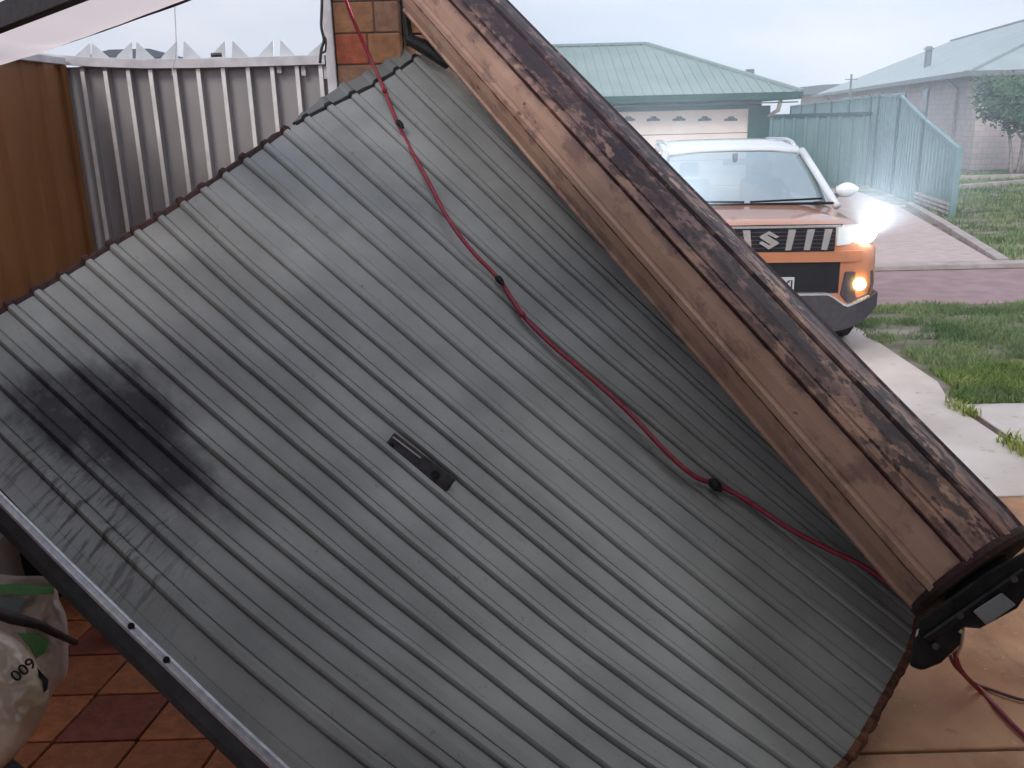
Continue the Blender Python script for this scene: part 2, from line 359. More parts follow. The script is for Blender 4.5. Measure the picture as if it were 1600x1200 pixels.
def sm(a, it=2):
    a = list(map(float, a))
    for _ in range(it): a = [a[0]]+[(a[i-1]+2*a[i]+a[i+1])/4 for i in range(1, len(a)-1)]+[a[-1]]
    return a
LXs, LYs, Y9s, RXs, RYs = sm(LX, 1), sm(LY, 1), sm(Y9), sm(RX, 1), sm(RY, 1)
Y4s = sm(Y4)
def bow(k): return .15*math.sin(math.pi*(k-8)/10.5) if 8 < k < 18.5 else 0
def dL(k): t = (k+4)/22; return 1/((1-t)/3.2+t/4.95)+bow(k)*1.2
def dR(k): t = (k+4)/22; return 1/((1-t)/1.72+t/3.02) if k < 7 else interp([-4, 7, 13, 18, 20], [1.72, 2.62, 2.88, 3.06, 3.12], k)
def dRR(k): return interp([-4, 1, 7, 13, 18, 20], [1.72, 2.12, 2.62, 2.88, 3.06, 3.12], k)+bow(k)*.8
def rib_px(k, v):
    lx, ly, rx, ry = (interp(KS, a, k) for a in (LXs, LYs, RXs, RYs))
    x = lx+(rx-lx)*v; y9 = interp(KS, Y9s, k)
    if k <= 6:
        y4 = interp(KS[:11], Y4s, k)
        # quadratic-smooth curve through L, 400, R  (blended to the 900 station for higher ribs)
        y = interp([lx, 400, rx], [ly, y4, ry], x)
        if k > -0.0:
            wgt = min(1, (k+0.0)/2.0); y = y*(1-wgt)+interp([lx, 400, 900, rx], [ly, y4, y9, ry], x)*wgt
    elif k < 9:
        y4 = interp([lx, 900, rx], [ly, y9, ry], 400)
        y4b = interp(KS[:11], Y4s, k); wgt = (9-k)/3; y4 = y4*(1-wgt)+y4b*wgt
        y = interp([lx, 400, 900, rx], [ly, y4, y9, ry], x)
    else:
        y = interp([lx, 900, rx], [ly, y9, ry], x)
    return x, y
def cpt(k, v):
    x, y = rib_px(k, v)
    d = 1/((1-v)/dL(k)+v/dRR(k)); return D(x, y, d)
# smooth base surface sampled on a lattice
NV = 56
prof = [(0, -.003), (.04, .010), (.075, .016), (.235, .016), (.29, .008), (.33, -.001), (.35, -.003), (.38, 0), (.66, .001), (.96, 0)]
krange = []
for k in range(-4, 20):
    for s, h in prof: krange.append((k+s, h, s))
krange.append((20, -.003, 0))
base = [[cpt(k, j/NV) for j in range(NV+1)] for k, h, s in krange]
rows = []; crows = []
nK = len(krange)
for i, (k, h, s) in enumerate(krange):
    row = []
    i0, i1 = max(0, i-4), min(nK-1, i+4)
    for j in range(NV+1):
        j0, j1 = max(0, j-1), min(NV, j+1)
        n = (base[i][j1]-base[i][j0]).cross(base[i1][j]-base[i0][j]).normalized()
        if n.dot(C0-base[i][j]) < 0: n = -n
        if k < -2.9 and s > .33 and k < -3: hh = 0
        hh = h*(1-.35*j/NV) if k >= -3.01 else 0.0
        dent = .004*noise.noise(base[i][j]*2.3)+.0015*noise.noise(base[i][j]*9)
        row.append(base[i][j]+n*(hh+dent))
    rows.append(row)
cm = MB(); cm.grid(rows)
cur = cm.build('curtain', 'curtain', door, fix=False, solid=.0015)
me = cur.data; uvl = me.uv_layers.new(name='UVMap'); n1 = NV+1
for p in me.polygons:
    for li in p.loop_indices:
        vi = me.loops[li].vertex_index; uvl.data[li].uv = ((vi % n1)/NV*3.2, (krange[vi//n1][0]+4)*.125)
tag(cur, 'grey corrugated inner face of the fallen door with a sooty smear near its lower left')
# stains of their own shape on the curtain
def find_uv(px, py):
    best = None
    for k in [q*.25 for q in range(-16, 80)]:
        for j in range(0, 57):
            x, y = rib_px(k, j/56); e = (x-px)**2+(y-py)**2
            if best is None or e < best[0]: best = (e, k, j/56)
    return best[1], best[2]
def curtain_at(px, py, lift=.02):
    k, v = find_uv(px, py); d = 1/((1-v)/dL(k)+v/dRR(k)); return D(px, py, d-lift-.004)
def stain(cx, cy, ru, rv, soft, amp, ncx=5, st=(1, 1, 1)):
    k, v = find_uv(cx, cy); cu, cv = v*3.2, (k+4)*.125
    def f(t):
        u, w_ = nuv(t)
        nn = nnoise(t, ncx, st, 'UV', 6, .6)
        dx = nmath(t, 'DIVIDE', nmath(t, 'SUBTRACT', u, cu), ru); dy = nmath(t, 'DIVIDE', nmath(t, 'SUBTRACT', w_, cv), rv)
        dd = nmath(t, 'SQRT', nmath(t, 'ADD', nmath(t, 'MULTIPLY', dx, dx), nmath(t, 'MULTIPLY', dy, dy)))
        dd = nmath(t, 'ADD', dd, nmath(t, 'MULTIPLY', nmath(t, 'SUBTRACT', nn, .5), 1.7))
        return nstep(t, dd, soft, 1.05, amp, 0)
    return f
def scratch(cx, cy, ru, rv, sc_, st_, th, amp):
    k, v = find_uv(cx, cy); cu, cv = v*3.2, (k+4)*.125
    def f(t):
        u, w_ = nuv(t); n = nnoise(t, sc_, st_, 'UV', 6, .65); n2 = nnoise(t, 3, (1, 1, 1), 'UV', 3)
        dx = nmath(t, 'DIVIDE', nmath(t, 'SUBTRACT', u, cu), ru); dy = nmath(t, 'DIVIDE', nmath(t, 'SUBTRACT', w_, cv), rv)
        dd = nmath(t, 'SQRT', nmath(t, 'ADD', nmath(t, 'MULTIPLY', dx, dx), nmath(t, 'MULTIPLY', dy, dy)))
        dd = nmath(t, 'ADD', dd, nmath(t, 'SUBTRACT', n2, .5))
        return nmath(t, 'MULTIPLY', nstep(t, dd, .35, 1.05, 1, 0), nstep(t, n, th, th+.07, 0, amp))
    return f
SM = (.028, .026, .032)
overlay(M['curtain'], SM, stain(180, 680, .44, .32, .1, .65))
overlay(M['curtain'], SM, stain(212, 632, .25, .17, .3, .93, 8)); overlay(M['curtain'], SM, stain(90, 662, .20, .14, .4, .9, 9)); overlay(M['curtain'], SM, stain(215, 690, .34, .17, .4, .85, 7))
overlay(M['curtain'], SM, scratch(110, 800, .50, .20, 6, (7, .8, 1), .52, .6))
overlay(M['curtain'], SM, scratch(180, 790, .45, .22, 7, (9, .8, 1), .55, .55))
overlay(M['curtain'], (.36, .36, .38), scratch(150, 640, .9, .5, 20, (1, 1, 1), .62, .12))
overlay(M['curtain'], (.10, .095, .09), lambda t: nstep(t, nnoise(t, 1.1, (.6, 1, 1), 'UV', 4), .5, .72, 0, .55))
overlay(M['curtain'], (.10, .055, .03), lambda t: nstep(t, nnoise(t, 5, (.5, 7, 1), 'UV', 6, .65), .63, .74, 0, .45))
def rib_shade_lines(t):  # shade lines beside the ribs, painted into the curtain colour
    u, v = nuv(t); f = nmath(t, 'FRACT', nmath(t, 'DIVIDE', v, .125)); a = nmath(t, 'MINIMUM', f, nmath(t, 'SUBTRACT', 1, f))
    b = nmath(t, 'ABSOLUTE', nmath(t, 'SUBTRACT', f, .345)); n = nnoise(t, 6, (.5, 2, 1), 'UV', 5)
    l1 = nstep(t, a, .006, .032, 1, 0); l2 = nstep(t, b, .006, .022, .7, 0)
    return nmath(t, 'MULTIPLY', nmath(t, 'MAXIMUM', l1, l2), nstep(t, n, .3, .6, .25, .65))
overlay(M['curtain'], (.06, .057, .054), rib_shade_lines)
overlay(M['curtain'], (.36, .36, .37), lambda t: nstep(t, nnoise(t, 3, (1.2, 26, 1), 'UV', 8, .7), .62, .70, 0, .35))
overlay(M['curtain'], (.12, .10, .09), lambda t: nstep(t, nnoise(t, 30, (1, 1, 1), 'UV', 4, .7), .62, .70, 0, .5))
# edge felts
def edge_strip(name, m, v, ks, wout, th, label=None, jag=.35, lift=0):
    a = []; rnd = random.Random(11)
    rowsA = []
    for k, h, s in krange:
        if not (ks[0] <= k <= ks[1]): continue
        p = cpt(k, v); q = cpt(k, v+(.02 if v < .5 else -.02)); outw = (p-q).normalized()
        p2 = cpt(k+.1, v); nrm = (p2-p).cross(outw).normalized()
        if nrm.dot(C0-p) < 0: nrm = -nrm
        ww = wout*(1+jag*noise.noise(Vector((k*2.1, v*5, 0)))*1.6+rnd.uniform(-.2, .2)*jag)
        hh = h*1.0+.003+lift
        rowsA.append([p-outw*.012+nrm*hh, p+outw*.006+nrm*(hh+th*.5), p+outw*ww+nrm*(hh), p+outw*ww-nrm*(th-hh), p-outw*.012-nrm*(th-hh)])
    mb = MB(); mb.grid([r+[r[0]] for r in rowsA]); o = mb.build(name, m, door)
    return tag(o, label)
edge_strip('edge_felt', 'maroon', 0, (-3.5, 12.5), .022, .012, 'dark maroon torn strip along the long upper-left edge')
edge_strip('edge_felt', 'black', 0, (12.5, 18.5), .018, .012, 'black crumpled strip beside the brick pillar')
edge_strip('edge_felt', 'rust', 1, (-3.5, 15.0), .015, .010, 'rusty brown ragged strip along the lower right edge', .6)
# second wrap of curtain showing behind the edge at the pillar
wr = []
for q in range(0, 45):
    k = 12.6+q*.125; h = .012 if (k % 1) < .3 else 0
    p0 = D(interp(KS, LXs, k), interp(KS, LYs, k), dL(k)+.10); o1 = (cpt(k, 0)-cpt(k, .03)).normalized()
    ww = .02+.10*min(1, max(0, (k-12.6)/2.5))
    nn = Vector((0, -.6, .8)); wr.append([p0-o1*.1+nn*h, p0+nn*h, p0+o1*ww+nn*h])
mb = MB(); mb.grid(wr); tag(mb.build('inner_wrap', 'curtain', door, fix=False, solid=.002), 'short grey end of a second wrap of curtain at the pillar')
# latch / lock box
kl, vl = find_uv(608, 686); kl2, vl2 = find_uv(700, 760)
A, B = curtain_at(612, 690, .02), curtain_at(700, 757, .02)
axis = (B-A).normalized(); nrm = (C0-A).normalized(); up = axis.cross(nrm).normalized(); nrm = up.cross(axis).normalized()
if nrm.dot(C0-A) < 0: nrm = -nrm
lk = MB(); lk.beam(A-axis*.01, B+axis*.01, .062, .02, nrm); lb = lk.build('lock_plate', 'darkmetal', door, bevel=.003)
tag(lb, 'small dark lock plate with a thin bright bar')
b2 = MB(); b2.beam(A+nrm*.014+up*.0-axis*.0+(-up*.016), A+(B-A)*.5+nrm*.014-up*.016, .006, .006, nrm); b2.build('lock_bar', 'steel', lb)
b3 = MB(); b3.tube([A+(B-A)*.8+nrm*.008, A+(B-A)*.8+nrm*.02], .014, 14); b3.tube([A+axis*.012+nrm*.008+up*.01, A+axis*.012+nrm*.016+up*.01], .008, 10); b3.build('lock_knob', 'black', lb)

# bottom rail
def rail_pts(off=0):
    pts = []
    for x, y in ((-165, 600), (-60, 712), (0, 776), (100, 876), (205, 978), (262, 1032), (350, 1116), (440, 1199), (600, 1345), (800, 1500), (1055, 1652)):
        v = (x+165)/1220; d = 1/((1-v)/3.2+v/1.72)-.012; pts.append(D(x, y, d+off))
    return pts
rp_ = rail_pts()
def extrude_rail(name, m, sect, label=None, par=door):
    mb = MB(); rows = []
    for i, p in enumerate(rp_):
        t = (rp_[min(i+1, len(rp_)-1)]-rp_[max(i-1, 0)]).normalized()
        toward = (C0-p).normalized(); toward = (toward-t*toward.dot(t)).normalized(); up = t.cross(toward)
        if up.dot(Vector((1, 0, 1))) < 0: up = -up
        rows.append([p+up*a+toward*b for a, b in sect]+[p+up*sect[0][0]+toward*sect[0][1]])
    mb.grid(rows); mb.f += [tuple(range(len(sect)))] ; mb.tint.append(None); mb.mi.append(0)
    return tag(mb.build(name, m, par), label)
rail = extrude_rail('bottom_rail', 'alu', [(.012, .0), (.012, .012), (.005, .015), (.003, .011), (-.003, .011), (-.005, .015), (-.013, .015), (-.019, .008), (-.019, -.02), (.008, -.02)], 'long pale aluminium bottom rail')
extrude_rail('rail_skirt', 'rubber', [(-.0195, .006), (-.052, -.014), (-.070, -.045), (-.066, -.055), (-.03, -.04), (-.0195, -.02)], 'dark skirt under the bottom rail')
for x, y in ((205, 978), (260, 1031)):
    v = (x+165)/1220; d = 1/((1-v)/3.2+v/1.72)-.030; P = D(x, y, d); n = (C0-P).normalized()
    b = MB(); b.tube([P-n*.012, P+n*.004], .0095, 12); b.build('rail_bolt', 'black', rail)

# coil
CA, CB = D(684, -16, 4.86), D(1517, 897, 2.85)
ax = (CB-CA).normalized(); CL = (CB-CA).length
toc = (C0-(CA+CB)/2); e1 = (toc-ax*toc.dot(ax)).normalized(); e2 = ax.cross(e1)
# e2 should point to the right of the picture
if (proj((CA+CB)/2+e2)[0] < proj((CA+CB)/2)[0]): e2 = -e2
CR = .212
def coilpt(u, th, r): return CA+ax*(u*CL)+(e1*math.cos(th)+e2*math.sin(th))*r
nth = 9*12; rows = []; ths = []
cprof = [(0, -.009), (.03, .0), (.06, .010), (.21, .010), (.25, .0), (.30, -.005), (.33, 0), (.65, -.001), (.97, 0)]
for b in range(9):
    for s, h in cprof: ths.append((b+s, h))
ths.append((9, -.011))
NU = 40
for i in range(NU+1):
    u = i/NU; row = []
    for q, h in ths:
        th = R_(-118)+q/9*2*math.pi
        r = CR+h+.003*noise.noise(Vector((u*5, th*1.2, 1)))+.0012*noise.noise(Vector((u*24, th*3, 1)))
        if i == NU: r -= .006
        row.append(coilpt(u, th, r))
    rows.append(row)
mb = MB(); mb.grid(rows)
coil = mb.build('coil', 'coil', door, fix=False)
me = coil.data; uvl = me.uv_layers.new(name='UVMap'); n2 = len(ths)
for p in me.polygons:
    for li in p.loop_indices:
        vi = me.loops[li].vertex_index; uvl.data[li].uv = ((vi//n2)/NU*3.3, ths[vi % n2][0]/9*1.35)
tag(coil, 'rolled tan outer face of the door, blotched with dark purple-brown dirt')
def dirt(lo, hi, n1, st, th0, th1, amp):
    def f(t):
        u, v = nuv(t)
        band = nmath(t, 'MULTIPLY', nstep(t, v, lo-.03, lo+.05), nstep(t, v, hi-.05, hi+.05, 1, 0))
        n = nnoise(t, n1, st, 'UV', 7, .62); n2_ = nnoise(t, n1*.35, st, 'UV', 3, .5)
        nn = nmath(t, 'ADD', nmath(t, 'MULTIPLY', n, .6), nmath(t, 'MULTIPLY', n2_, .4))
        nn = nmath(t, 'SUBTRACT', nn, nmath(t, 'MULTIPLY', u, .018))
        return nmath(t, 'MULTIPLY', nstep(t, nn, th0-.035, th1-.035), nmath(t, 'MULTIPLY', band, amp))
    return f
DC = (.026, .012, .018)
overlay(M['coil'], (.16, .085, .075), lambda t: nstep(t, nnoise(t, 6, (1, 1.3, 1), 'UV', 7, .65), .52, .62, 0, .7))
overlay(M['coil'], (.13, .068, .075), dirt(.44, .98, 5, (.9, 1.3, 1), .42, .52, .8))
overlay(M['coil'], DC, dirt(.45, .92, 24, (.7, 1.2, 1), .50, .53, .92))
overlay(M['coil'], DC, dirt(.5, .90, 16, (.7, 1.3, 1), .50, .54, .92))
overlay(M['coil'], DC, dirt(.50, .60, 9, (.9, 1.6, 1), .44, .48, .92))
overlay(M['coil'], DC, dirt(.71, .80, 9, (.9, 1.6, 1), .45, .49, .9))
overlay(M['coil'], DC, dirt(.2, .46, 22, (1, 1.2, 1), .63, .65, .7))
# dark maroon lines along the grooves between the ribs
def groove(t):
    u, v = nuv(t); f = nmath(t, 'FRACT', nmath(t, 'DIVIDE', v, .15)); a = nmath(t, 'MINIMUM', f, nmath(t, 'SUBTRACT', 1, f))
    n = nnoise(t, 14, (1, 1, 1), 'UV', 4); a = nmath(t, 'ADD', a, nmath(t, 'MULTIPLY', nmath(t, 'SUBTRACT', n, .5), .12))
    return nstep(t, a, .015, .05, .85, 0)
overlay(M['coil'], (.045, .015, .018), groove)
overlay(M['coil'], (.5, .40, .34), lambda t: nstep(t, nnoise(t, 40, (.25, 1, 1), 'UV', 5, .7), .66, .72, 0, .35))
ec = MB()
for r0, r1, o in ((.20, .205, .0), (.17, .198, .004)):
    pass
ring = []
for q in range(49):
    th = q/48*2*math.pi; ring.append([CB+(e1*math.cos(th)+e2*math.sin(th))*r+ax*o for r, o in ((CR+.004, -.02), (CR+.007, .0), (CR-.0, .016), (CR-.03, .018), (.05, .015))])
ec.grid(ring); tag(ec.build('coil_end', 'maroon', door), 'dark maroon end of the roll')
# black bracket drum and arm at the low end
def facing_prism(poly, d, th, dslope=0):
    P = [D(x, y, d+dslope*i) for i, (x, y) in enumerate(poly)]
    n = (D(poly[0][0], poly[0][1], d+th)-P[0]); return P, n
br = MB()
P, n = facing_prism([(1420, 1040), (1428, 1000), (1434, 968), (1490, 930), (1540, 893), (1600, 862), (1690, 830), (1690, 890), (1600, 935), (1590, 950), (1535, 980), (1505, 978), (1500, 1008), (1470, 1036), (1440, 1048)], 2.66, .10)
br.prism(P, n); brk = br.build('end_bracket', 'black', door, bevel=.01); tag(brk, 'black bracket and housing at the low end of the roll')
b = MB(); b.tube([CB+ax*.02, CB+ax*.075], .12, 24); b.tube([CB+ax*.0, CB+ax*.14], .025, 14); b.build('axle_drum', 'black', door)
b = MB(); P, n = facing_prism([(1520, 955), (1565, 926), (1588, 945), (1541, 977)], 2.635, .02); b.prism(P, n); tag(b.build('bracket_cover', 'gutgrey', door, bevel=.004), 'small grey cover plate')
for cx_, cy_ in ((1462, 1010), (1500, 962), (1585, 905)):
    Pq = D(cx_, cy_, 2.655); b = MB(); b.tube([Pq, D(cx_, cy_, 2.63)], .011, 6); b.build('bracket_bolt', 'darkmetal', brk)
b = MB(); b.beam(D(1445, 1000, 2.65), D(1600, 893, 2.65), .012, .02); b.build('bracket_rib', 'black', brk)
b = MB(); P, n = facing_prism([(1432, 985), (1436, 982), (1434, 992), (1430, 996)], 2.645, .01); b.prism(P, n); b.build('bracket_bolt', 'steel', brk)
b = MB(); b.tube([D(1500, 985, 2.66), D(1498, 1000, 2.7), D(1490, 1015, 2.74), D(1482, 1022, 2.76)], .006, 8)
b.tube([D(1505, 982, 2.7), D(1503, 1005, 2.72), D(1495, 1025, 2.78)], .005, 8); tag(b.build('spring_clip', 'steel', door), 'shiny coppery clip dangling below the bracket')
b = MB(); b.tube([D(640, 62, 4.9), D(668, 76, 4.85), D(700, 100, 4.82)], [.03, .04, .03], 10)
b.tube([D(630, -40, 4.9), D(634, 20, 4.9), D(640, 70, 4.9)], .022, 8); tag(b.build('end_bracket', 'black', door), 'black bracket at the high end of the roll by the bricks')

# red cord draped over the curtain
cpx = [(520, -70), (540, 0), (560, 50), (583, 100), (600, 140), (618, 185), (640, 230), (670, 285), (702, 345), (740, 395), (780, 437), (815, 490), (860, 537), (920, 588), (980, 642), (1040, 705), (1085, 744), (1122, 758), (1170, 784), (1230, 824), (1290, 856), (1350, 885), (1402, 922)]
cp = []
for i, (x, y) in enumerate(cpx):
    if y < 95: p = D(x, y, 4.6+.3*(y+70)/170-.05)
    else: p = curtain_at(x, y, .045+.02*math.sin(i))
    cp.append(p)
def smooth_path(P, n=5):
    o = []
    for i in range(len(P)-1):
        p0, p1, p2, p3 = P[max(i-1, 0)], P[i], P[i+1], P[min(i+2, len(P)-1)]
        for q in range(n):
            t = q/n; o.append(.5*((2*p1)+(-p0+p2)*t+(2*p0-5*p1+4*p2-p3)*t*t+(-p0+3*p1-3*p2+p3)*t**3))
    o.append(P[-1]); return o
cordE = empty('draped_rope', cp[-1], 'dark red rope hanging in a long curve across the fallen roller door', 'rope')
mb = MB(); mb.tube(smooth_path(cp), .0095, 8); mb.build('cord', 'redcord', cordE, smooth=180)
for x, y, r in ((625, 194, .02), (781, 438, .02), (1118, 758, .026)):
    P = curtain_at(x, y, .05); a = (curtain_at(x+20, y+22, .05)-P).normalized()
    b = MB(); b.tube([P-a*.03, P-a*.015, P+a*.012, P+a*.03], [.008, r*.8, r*.7, .006], 8); b.beam(P, P+a*.03+(C0-P).normalized()*.02, .012, .008); b.build('cord_clip', 'black', cordE)
for x, y in ((601, 141), (816, 491)):
    P = curtain_at(x, y, .05); b = MB(); b.tube([P-Vector((.012, 0, .012)), P, P+Vector((.012, 0, .006))], [.006, .017, .006], 8); tag(b.build('cord_knot', 'redcord', cordE), 'red knot in the cord')
# cords on the concrete
mb = MB(); pts = [D(1490, 1010, 2.76), D(1500, 1045, 2.83), G(1530, 1078, .02), G(1560, 1108, .02), G(1585, 1135, .02), G(1640, 1185, .02)]
tag(mb.tube(smooth_path(pts), .008, 8).build('red_cable', 'redcord', smooth=180), 'dark red cable trailing on the concrete below the black bracket', 'cable')
mb = MB(); pts = [D(1480, 1012, 2.76), D(1492, 1040, 2.84), G(1520, 1066, .018), G(1550, 1078, .018), G(1600, 1094, .018), G(1660, 1100, .018)]
tag(mb.tube(smooth_path(pts), .0055, 8).build('brown_cable', 'browncord', smooth=180), 'thin brown cable running right across the concrete above the red cable', 'cable')

# ================================================================== PILLAR
PY = 5.42
pl = YP(518, 0, PY).x; prr = YP(622, 0, PY).x
pil = empty('brick_pillar', (pl+.2, PY+.15, 0), 'tan and orange brick pillar behind the top of the fallen door', 'pillar')
bk = MB(); z0 = 0; ch = .1668
zj = YP(560, 52, PY).z; z0 = zj-ch*math.floor(zj/ch)-ch
nb = 0; z = z0; row = 0
cols = [(.25, .115, .055), (.22, .10, .05), (.27, .13, .065), (.21, .11, .07)]
while z < 3.0:
    j = .007
    splits = [pl, prr+.10] if False else ([pl, pl+(prr-pl)*.60, prr] if row % 2 else [pl, prr-.02, prr])
    splits = [pl, pl+(prr-pl)*(.62 if row % 2 else .5), prr] if abs(z+ch/2-YP(560, 75, PY).z) < ch/2 or row % 3 == 0 else [pl, prr]
    for a, b_ in zip(splits[:-1], splits[1:]):
        c = random.choice(cols); 
        if abs(z+ch/2-YP(560, 75, PY).z) < ch/2 and a == pl: c = (.28, .07, .035)
        bk.box(a+j/2, PY, z+j/2, b_-j/2, PY+.30, z+ch-j/2, tint=c)
    z += ch; row += 1
bk.build('bricks', 'brick', pil, bevel=.006)
mo = MB(); mo.box(pl+.006, PY+.007, 0, prr-.006, PY+.29, 3.0); mo.build('mortar', 'mortar', pil)
sd_ = MB(); z = z0; 
while z < 3.0:
    sd_.box(prr+.003, PY+.13, z+.005, prr+.20, PY+.34, z+ch-.005, tint=random.choice(cols)); z += ch
tag(sd_.build('recessed_bricks', 'brick', pil, bevel=.005), 'shaded set-back brick return')
es = MB(); es.box(pl-.055, PY-.02, 0, pl-.004, PY+.30, 3.0); tag(es.build('door_guide', 'railwhite', pil, bevel=.004), 'pale steel door guide on the left side')
mb = MB(); mb.tube(smooth_path([YP(502, -80, PY-.12), YP(503, 0, PY-.12), YP(502, 40, PY-.12), YP(506, 62, PY-.12), YP(502, 78, PY-.12), YP(500, 99, PY-.12)]), .008, 8)
mb.tube(smooth_path([YP(504, 55, PY-.12), YP(509, 62, PY-.12), YP(508, 80, PY-.12), YP(502, 82, PY-.12)]), .006, 8)
tag(mb.build('hanging_cable', 'darkmetal', smooth=180), 'thin dark cable hanging beside the left edge of the brick pillar', 'cable')

# ================================================================== SILVER FENCE
FY = 5.62
fl = YP(88, 100, FY); fr = YP(512, 98, FY)
fx0, fx1 = fl.x, pl-.06
sf = empty('silver_fence', ((fx0+fx1)/2, FY, 0), 'silver corrugated fence with spiky cut metal teeth above its rail', 'fence')
ribs_px = [112, 143, 178, 213, 247, 284, 320, 358, 396, 433, 471, 507]
ftop = YP(300, 100, FY).z
mb = MB(); prev = fx0+.02; sec = [(fx0+.02, 0)]
tops = []
for px in ribs_px:
    x = YP(px+3, 190, FY).x
    sec += [(x-.014, 0), (x-.012, -.050), (x+.012, -.050), (x+.016, 0)]
sec.append((fx1+.05, 0))
panel = MB(); panel.grid([[(x, FY+y, zz) for x, y in sec] for zz in (0, ftop*.5, ftop)])
panel.build('fence_sheet', 'silver', sf, fix=False, solid=.002)
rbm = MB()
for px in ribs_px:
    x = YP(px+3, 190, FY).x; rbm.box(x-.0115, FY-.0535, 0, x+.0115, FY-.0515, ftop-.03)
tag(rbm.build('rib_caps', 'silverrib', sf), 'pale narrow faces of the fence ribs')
ps = MB(); a = YP(88, 100, FY).x; ps.box(a-.015, FY-.05, 0, a+.055, FY-.015, ftop+.0); ps.build('fence_post', 'silver', sf, bevel=.004)
# bowed rail
rl = MB(); rowsr = []
for px, py in ((60, 90), (90, 93), (150, 97), (220, 99.5), (300, 99), (380, 97), (450, 95), (508, 93)):
    p = YP(px, py, FY-.06); hh = .026
    rowsr.append([p+Vector((0, -.02, -hh)), p+Vector((0, -.02, hh)), p+Vector((0, .075, hh)), p+Vector((0, .075, -hh)), p+Vector((0, -.02, -hh))])
rl.grid(rowsr); rl.f += [(0, 1, 2, 3)]; rl.tint.append(None); rl.mi.append(0)
tag(rl.build('top_rail', 'railwhite', sf, bevel=.003), 'slightly sagging pale top rail')
tt = MB()
def tri(pts):
    P = [YP(x, y, FY+.03) for x, y in pts]; tt.prism(P, (0, .004, 0))
pk = [(140.5, 143.5 , 68), (206, 213, 66), (277, 287, 64.5), (352, 363, 64), (427, 438, 63)]
for i, (a, b_, y) in enumerate(pk):
    wl = 27; yb = 93
    tri([(a-wl, yb), (a-wl+6, yb-8), (a-1, y), (a, y), (a+1, yb)])
    tri([(b_-1, yb), (b_, y), (b_+1, y), (b_+wl-2, yb-5), (b_+wl+3, yb)])
tri([(475, 93), (480, 86), (505, 64), (506, 93)])
tag(tt.build('metal_teeth', 'white', sf), 'paired triangular white metal teeth standing above the rail')
pkm = MB(); 
for px, y0_, y1_ in ((433, 103, 114), (471, 103, 118), (506, 103, 123)):
    pkm = MB(); pa = YP(px-1, y0_, FY-.045); pb = YP(px+7, y1_, FY-.045); pkm.box(pa.x, FY-.046, pb.z, pb.x, FY-.040, pa.z); pkm.build('rib_packer', 'white', sf)
P = YP(330, 86, FY-.05); b = MB(); b.tube([P, P+Vector((.06, 0, .0))], .012, 8); tag(b.build('rail_clip', 'darkmetal', sf), 'small dark clip on the rail')

# tan side fence running toward the camera
tf = empty('tan_side_fence', (fx0-.06, 4.5, 0), 'orange-brown ribbed metal fence at the left edge of the carport', 'fence')
p0 = YP(92, 96, FY-.1); p1 = Vector((p0.x-.06, 3.3, p0.z)); n_ = 10
dirv = Vector((p1.x-p0.x, p1.y-p0.y, 0)); Lw = dirv.length; dirv.normalize(); nv = Vector((-dirv.y, dirv.x, 0))
if nv.dot(Vector((1, 0, 0))) < 0: nv = -nv
sec = []; s = 0
pat = [(0, 0), (.10, 0), (.125, .028), (.235, .028), (.26, 0), (.40, 0), (.41, .008), (.43, .008), (.44, 0)]
while s < Lw+2.2:
    for a, h in pat: sec.append((s+a, h))
    s += .50
mb = MB(); rowst = []
for zf in (0, .5, 1):
    r = []
    for a, h in sec:
        q = Vector((p0.x, p0.y, 0))+dirv*a+nv*h; zt = p0.z-.012; q.z = zt*zf; r.append(q)
    rowst.append(r)
mb.grid(rowst); mb.build('fence_sheet', 'tanfence', tf, fix=False, solid=.003)
b = MB(); b.beam(Vector((p0.x, p0.y, p0.z))+nv*.01, Vector((p0.x, p0.y, p0.z))+dirv*(Lw+2)+nv*.01, .06, .04); tag(b.build('top_rail', 'railwhite', tf, bevel=.004), 'pinkish pale top rail')
b = MB(); b.box(p0.x+.0, p0.y-.03, 0, p0.x+.025, p0.y+.03, p0.z-.02); b.build('corner_post', 'tanfence', tf)
hwl = empty('added_shade_wall', (3.35, -.3, 0), 'unseen brick wall added to shade the right side of the carport', 'wall')  # wall out of view, added to darken the curtain's lower right
b = MB(); z = 0
while z < 2.6:
    y = -4.4-(.16 if int(z/.1668) % 2 else 0)
    while y < 3.6: b.box(3.30, max(y, -4.4)+.005, z+.005, 3.52, min(y+.32, 3.6)-.005, z+.162, tint=random.choice(cols)); y += .32
    z += .1668
b.build('bricks', 'brick', hwl); b = MB(); b.box(3.308, -4.39, 0, 3.51, 3.59, 2.6); b.build('mortar', 'mortar', hwl)
# string
mb = MB(); mb.tube(smooth_path([YP(273, -30, 5.2), YP(273, 10, 5.2), YP(275, 60, 5.2), YP(274, 90, 5.2), YP(270, 103, 5.2), YP(269, 118, 5.2)]), .0028, 6)
tag(mb.build('pale_string', 'railwhite', smooth=180), 'thin pale string dangling in front of the silver fence rail', 'string')

